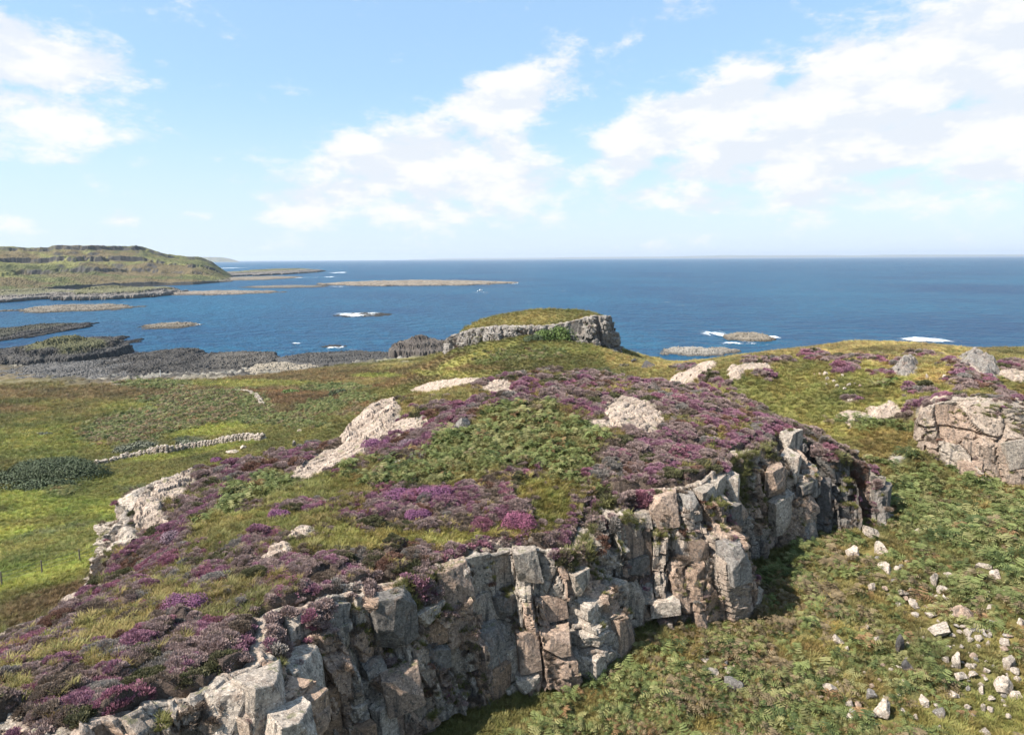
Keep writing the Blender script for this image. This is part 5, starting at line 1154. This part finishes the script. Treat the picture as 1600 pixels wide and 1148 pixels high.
# ------------------------------------------------------------------ bushes that stand apart
def m_bush(name, col):
    m, t, b = material(name); oi = t.new('ShaderNodeAttribute', attribute_name='shade')
    c_ = t.mix(oi.outputs['Fac'], tuple(k * .5 for k in col), tuple(k * 1.25 for k in col)); t.l.new(c_, b.inputs['Base Color']); b.inputs['Roughness'].default_value = .75
    return m
BM = {'dark': m_bush('dark_bush_leaf', (.055, .075, .028)), 'grey': m_bush('grey_bush_leaf', (.15, .155, .10)), 'green': m_bush('green_bush_leaf', (.10, .15, .03)), 'brown': m_bush('brown_bush_leaf', (.15, .125, .075)), 'lime': m_bush('lime_bush_leaf', (.17, .21, .045)), 'pink': m_bush('pink_heather_bloom', (.26, .08, .135)), 'plum': m_bush('plum_heather_bloom', (.20, .07, .145)), 'mauve': m_bush('mauve_heather_bloom', (.20, .13, .155))}
mtw = m_simple('bush_twig', (.10, .075, .05), .9, .3, 10)
def bush(name, u, v, wp, hp, kind, label, cat='bush', seed=0, leaves=3200, group=None):
    x, y, zz = [float(q[0]) for q in hit(u, v + hp * .35)]; leaves = int(leaves * (1.8 if cat == 'heather' else 1)); D = math.sqrt(x * x + y * y + (CZ - zz) ** 2); w = wp / FPX * D; h = hp / FPX * D * .9; r = np.random.default_rng(seed)
    dp = min(w * .55, h * 1.6)
    lob = [(r.uniform(-.36, .36) * w, r.uniform(-.3, .3) * dp, r.uniform(.22, .45)) for _ in range(7)] + [(0, 0, .5)]
    pts = []; nrm = []
    for i in range(leaves):
        lx, ly, lr = lob[r.integers(len(lob))]; d = r.normal(size=3); d /= np.linalg.norm(d); d[2] = abs(d[2]); rr_ = r.uniform(.8, 1.04)
        pts.append((lx + d[0] * lr * w * rr_ * .8, ly + d[1] * lr * dp * rr_, d[2] * h * (.55 + .5 * lr) * rr_)); nrm.append(d)
    pts = np.array(pts); nrm = np.array(nrm) + r.normal(0, .45, (leaves, 3)); nrm /= np.linalg.norm(nrm, axis=1, keepdims=True)
    s = np.cross(nrm, r.normal(size=(leaves, 3))); s /= np.linalg.norm(s, axis=1, keepdims=True); t_ = np.cross(nrm, s); L = max(math.sqrt(w * dp) * .022, D * .0011) * (.62 if cat == 'heather' else   .42 if leaves > 10000 else .85) * r.uniform(.7, 1.5, (leaves, 1))
    V = np.stack([pts - s * L, pts + t_ * L * .7, pts + s * L, pts - t_ * L * .7], 1).reshape(-1, 3)
    top = bpy.data.objects.new(name, None); COL.objects.link(top); top.location = (x, y, zz - .05); top['label'] = label; top['category'] = cat
    if group: top['group'] = group
    link('foliage', mesh_from('foliage', V, np.arange(leaves * 4).reshape(-1, 4), BM[kind], {'shade': ('FLOAT', np.repeat(r.uniform(0, 1, leaves) * .6 + .4 * fbm(pts[:, 0] * 2, pts[:, 1] * 2 + pts[:, 2] * 3, seed, 2), 4))}), top)
    bm = bmesh.new()
    for lx, ly, lr in lob:
        a = Vector((lx * .25, ly * .25, -.1)); b = Vector((lx * .85, ly * .85, h * .5)); d = b - a; M_ = d.to_track_quat('Z', 'Y').to_matrix().to_4x4(); M_.translation = (a + b) / 2
        bmesh.ops.create_cone(bm, cap_ends=False, segments=5, radius1=w * .012, radius2=w * .005, depth=d.length, matrix=M_)
    obj_bm('stems', bm, mtw, top)
BU = [('bush', 92,733,128,38,'dark','broad dark green scrub bush at the end of the stone wall','bush',34000), ('bush', 22,745,60,22,'dark','low dark bush at the left edge beside the broad scrub bush','bush',3000), ('bush', 60,757,120,18,'dark','leafy skirt of scrub below the broad dark bush','bush',3000),
 ('bush', 452,611,30,9,'green','small round green bush in brown moorland','bush',1500), ('bush', 530,612,24,12,'dark','small dark bush right of the round green one','bush',1500),
 ('bush', 193,702,22,12,'grey','pale grey willow bush in the field','bush',1500), ('bush', 220,694,36,11,'grey','long pale grey willow bush above the stone wall','bush',1500), ('bush', 300,691,44,10,'grey','grey-green willow bush behind the stone wall','bush',1500), ('bush', 70,677,20,5,'grey','tiny grey bush at the left of the field','bush',600),
 ('bush', 874,520,44,34,'green','bright green bush growing on the knoll cliff','bush',1800), ('bush', 850,522,36,24,'green','left green bush in the gap of the knoll cliff','bush',1800), ('bush', 836,527,30,12,'dark','dark bush at the foot of the knoll cliff','bush',1800), ('bush', 892,520,20,22,'green','small bush next to the square rock end of the knoll','bush',1000),
 ('bush', 740,1008,42,34,'lime','yellow-green bush on a ledge of the front cliff','bush',2600), ('bush', 668,1092,50,40,'green','leafy green bush at the foot of the cliff','bush',3000), ('bush', 945,850,30,34,'lime','yellow-green bush at the head of the dark gully','bush',2400), ('bush', 565,1040,20,18,'lime','small lime bush under the leaning rim block','bush',1200), ('bush', 1400,592,16,7,'green','small green bush below the ribbed outcrop','bush',800),
 ('bush', 452,975,46,16,'brown','brown tuft on the step below the rim blocks','bush',1800), ('bush', 975,570,16,7,'brown','small brown bush behind the crag','bush',900),
 ('heather_bush', 812,808,52,34,'pink','brightest magenta heather cushion, near the rim in the centre','heather',3800), ('heather_bush', 436,801,28,18,'plum','small round plum heather cushion left of centre','heather',2200), ('heather_bush', 640,770,60,22,'plum','left dome of the big purple heather bank','heather',3400), ('heather_bush', 690,766,70,24,'plum','right dome of the big purple heather bank','heather',3400), ('heather_bush', 655,800,44,20,'plum','lower purple cushion of the big heather bank','heather',2600),
 ('heather_bush', 278,836,34,22,'mauve','lilac heather cushion beside the square white rock step','heather',2600), ('heather_bush', 292,940,50,36,'plum','dark purple heather dome over a white stone','heather',3400), ('heather_bush', 425,1100,40,20,'plum','plum heather on the white ledge block','heather',2200), ('heather_bush', 592,690,44,18,'plum','purple heather just left of the white boulder','heather',2600), ('heather_bush', 645,690,40,16,'mauve','purple heather just right of the white boulder','heather',2600), ('heather_bush', 340,717,18,9,'plum','single heather cushion on the left skyline','heather',1400)]
for i, b in enumerate(BU):
    bush(b[0], b[1], b[2], b[3], b[4], b[5], b[6], b[7], 500 + i, b[8], 'heather cushions that stand out' if b[7] == 'heather' else 'bushes')

# ------------------------------------------------------------------ air
haze_on = True
if haze_on:
    bm = bmesh.new(); bmesh.ops.create_cube(bm, size=1.0)
    me = bpy.data.meshes.new('haze'); bm.to_mesh(me); bm.free()
    hz = link('haze', me, kind='stuff', label='thin sea haze over the bay'); hz.scale = (92000, 92000, 270); hz.location = (0, 0, 270 / 2 - 7)
    m = bpy.data.materials.new('sea_haze'); m.use_nodes = True; t = NT(m.node_tree); t.n.clear()
    pv = t.new('ShaderNodeVolumePrincipled'); pv.inputs['Color'].default_value = (.80, .88, 1, 1); pv.inputs['Density'].default_value = 3.2e-5; pv.inputs['Anisotropy'].default_value = .2
    t.l.new(pv.outputs[0], t.new('ShaderNodeOutputMaterial').inputs['Volume']); me.materials.append(m)
print('done', time.time() - T0)
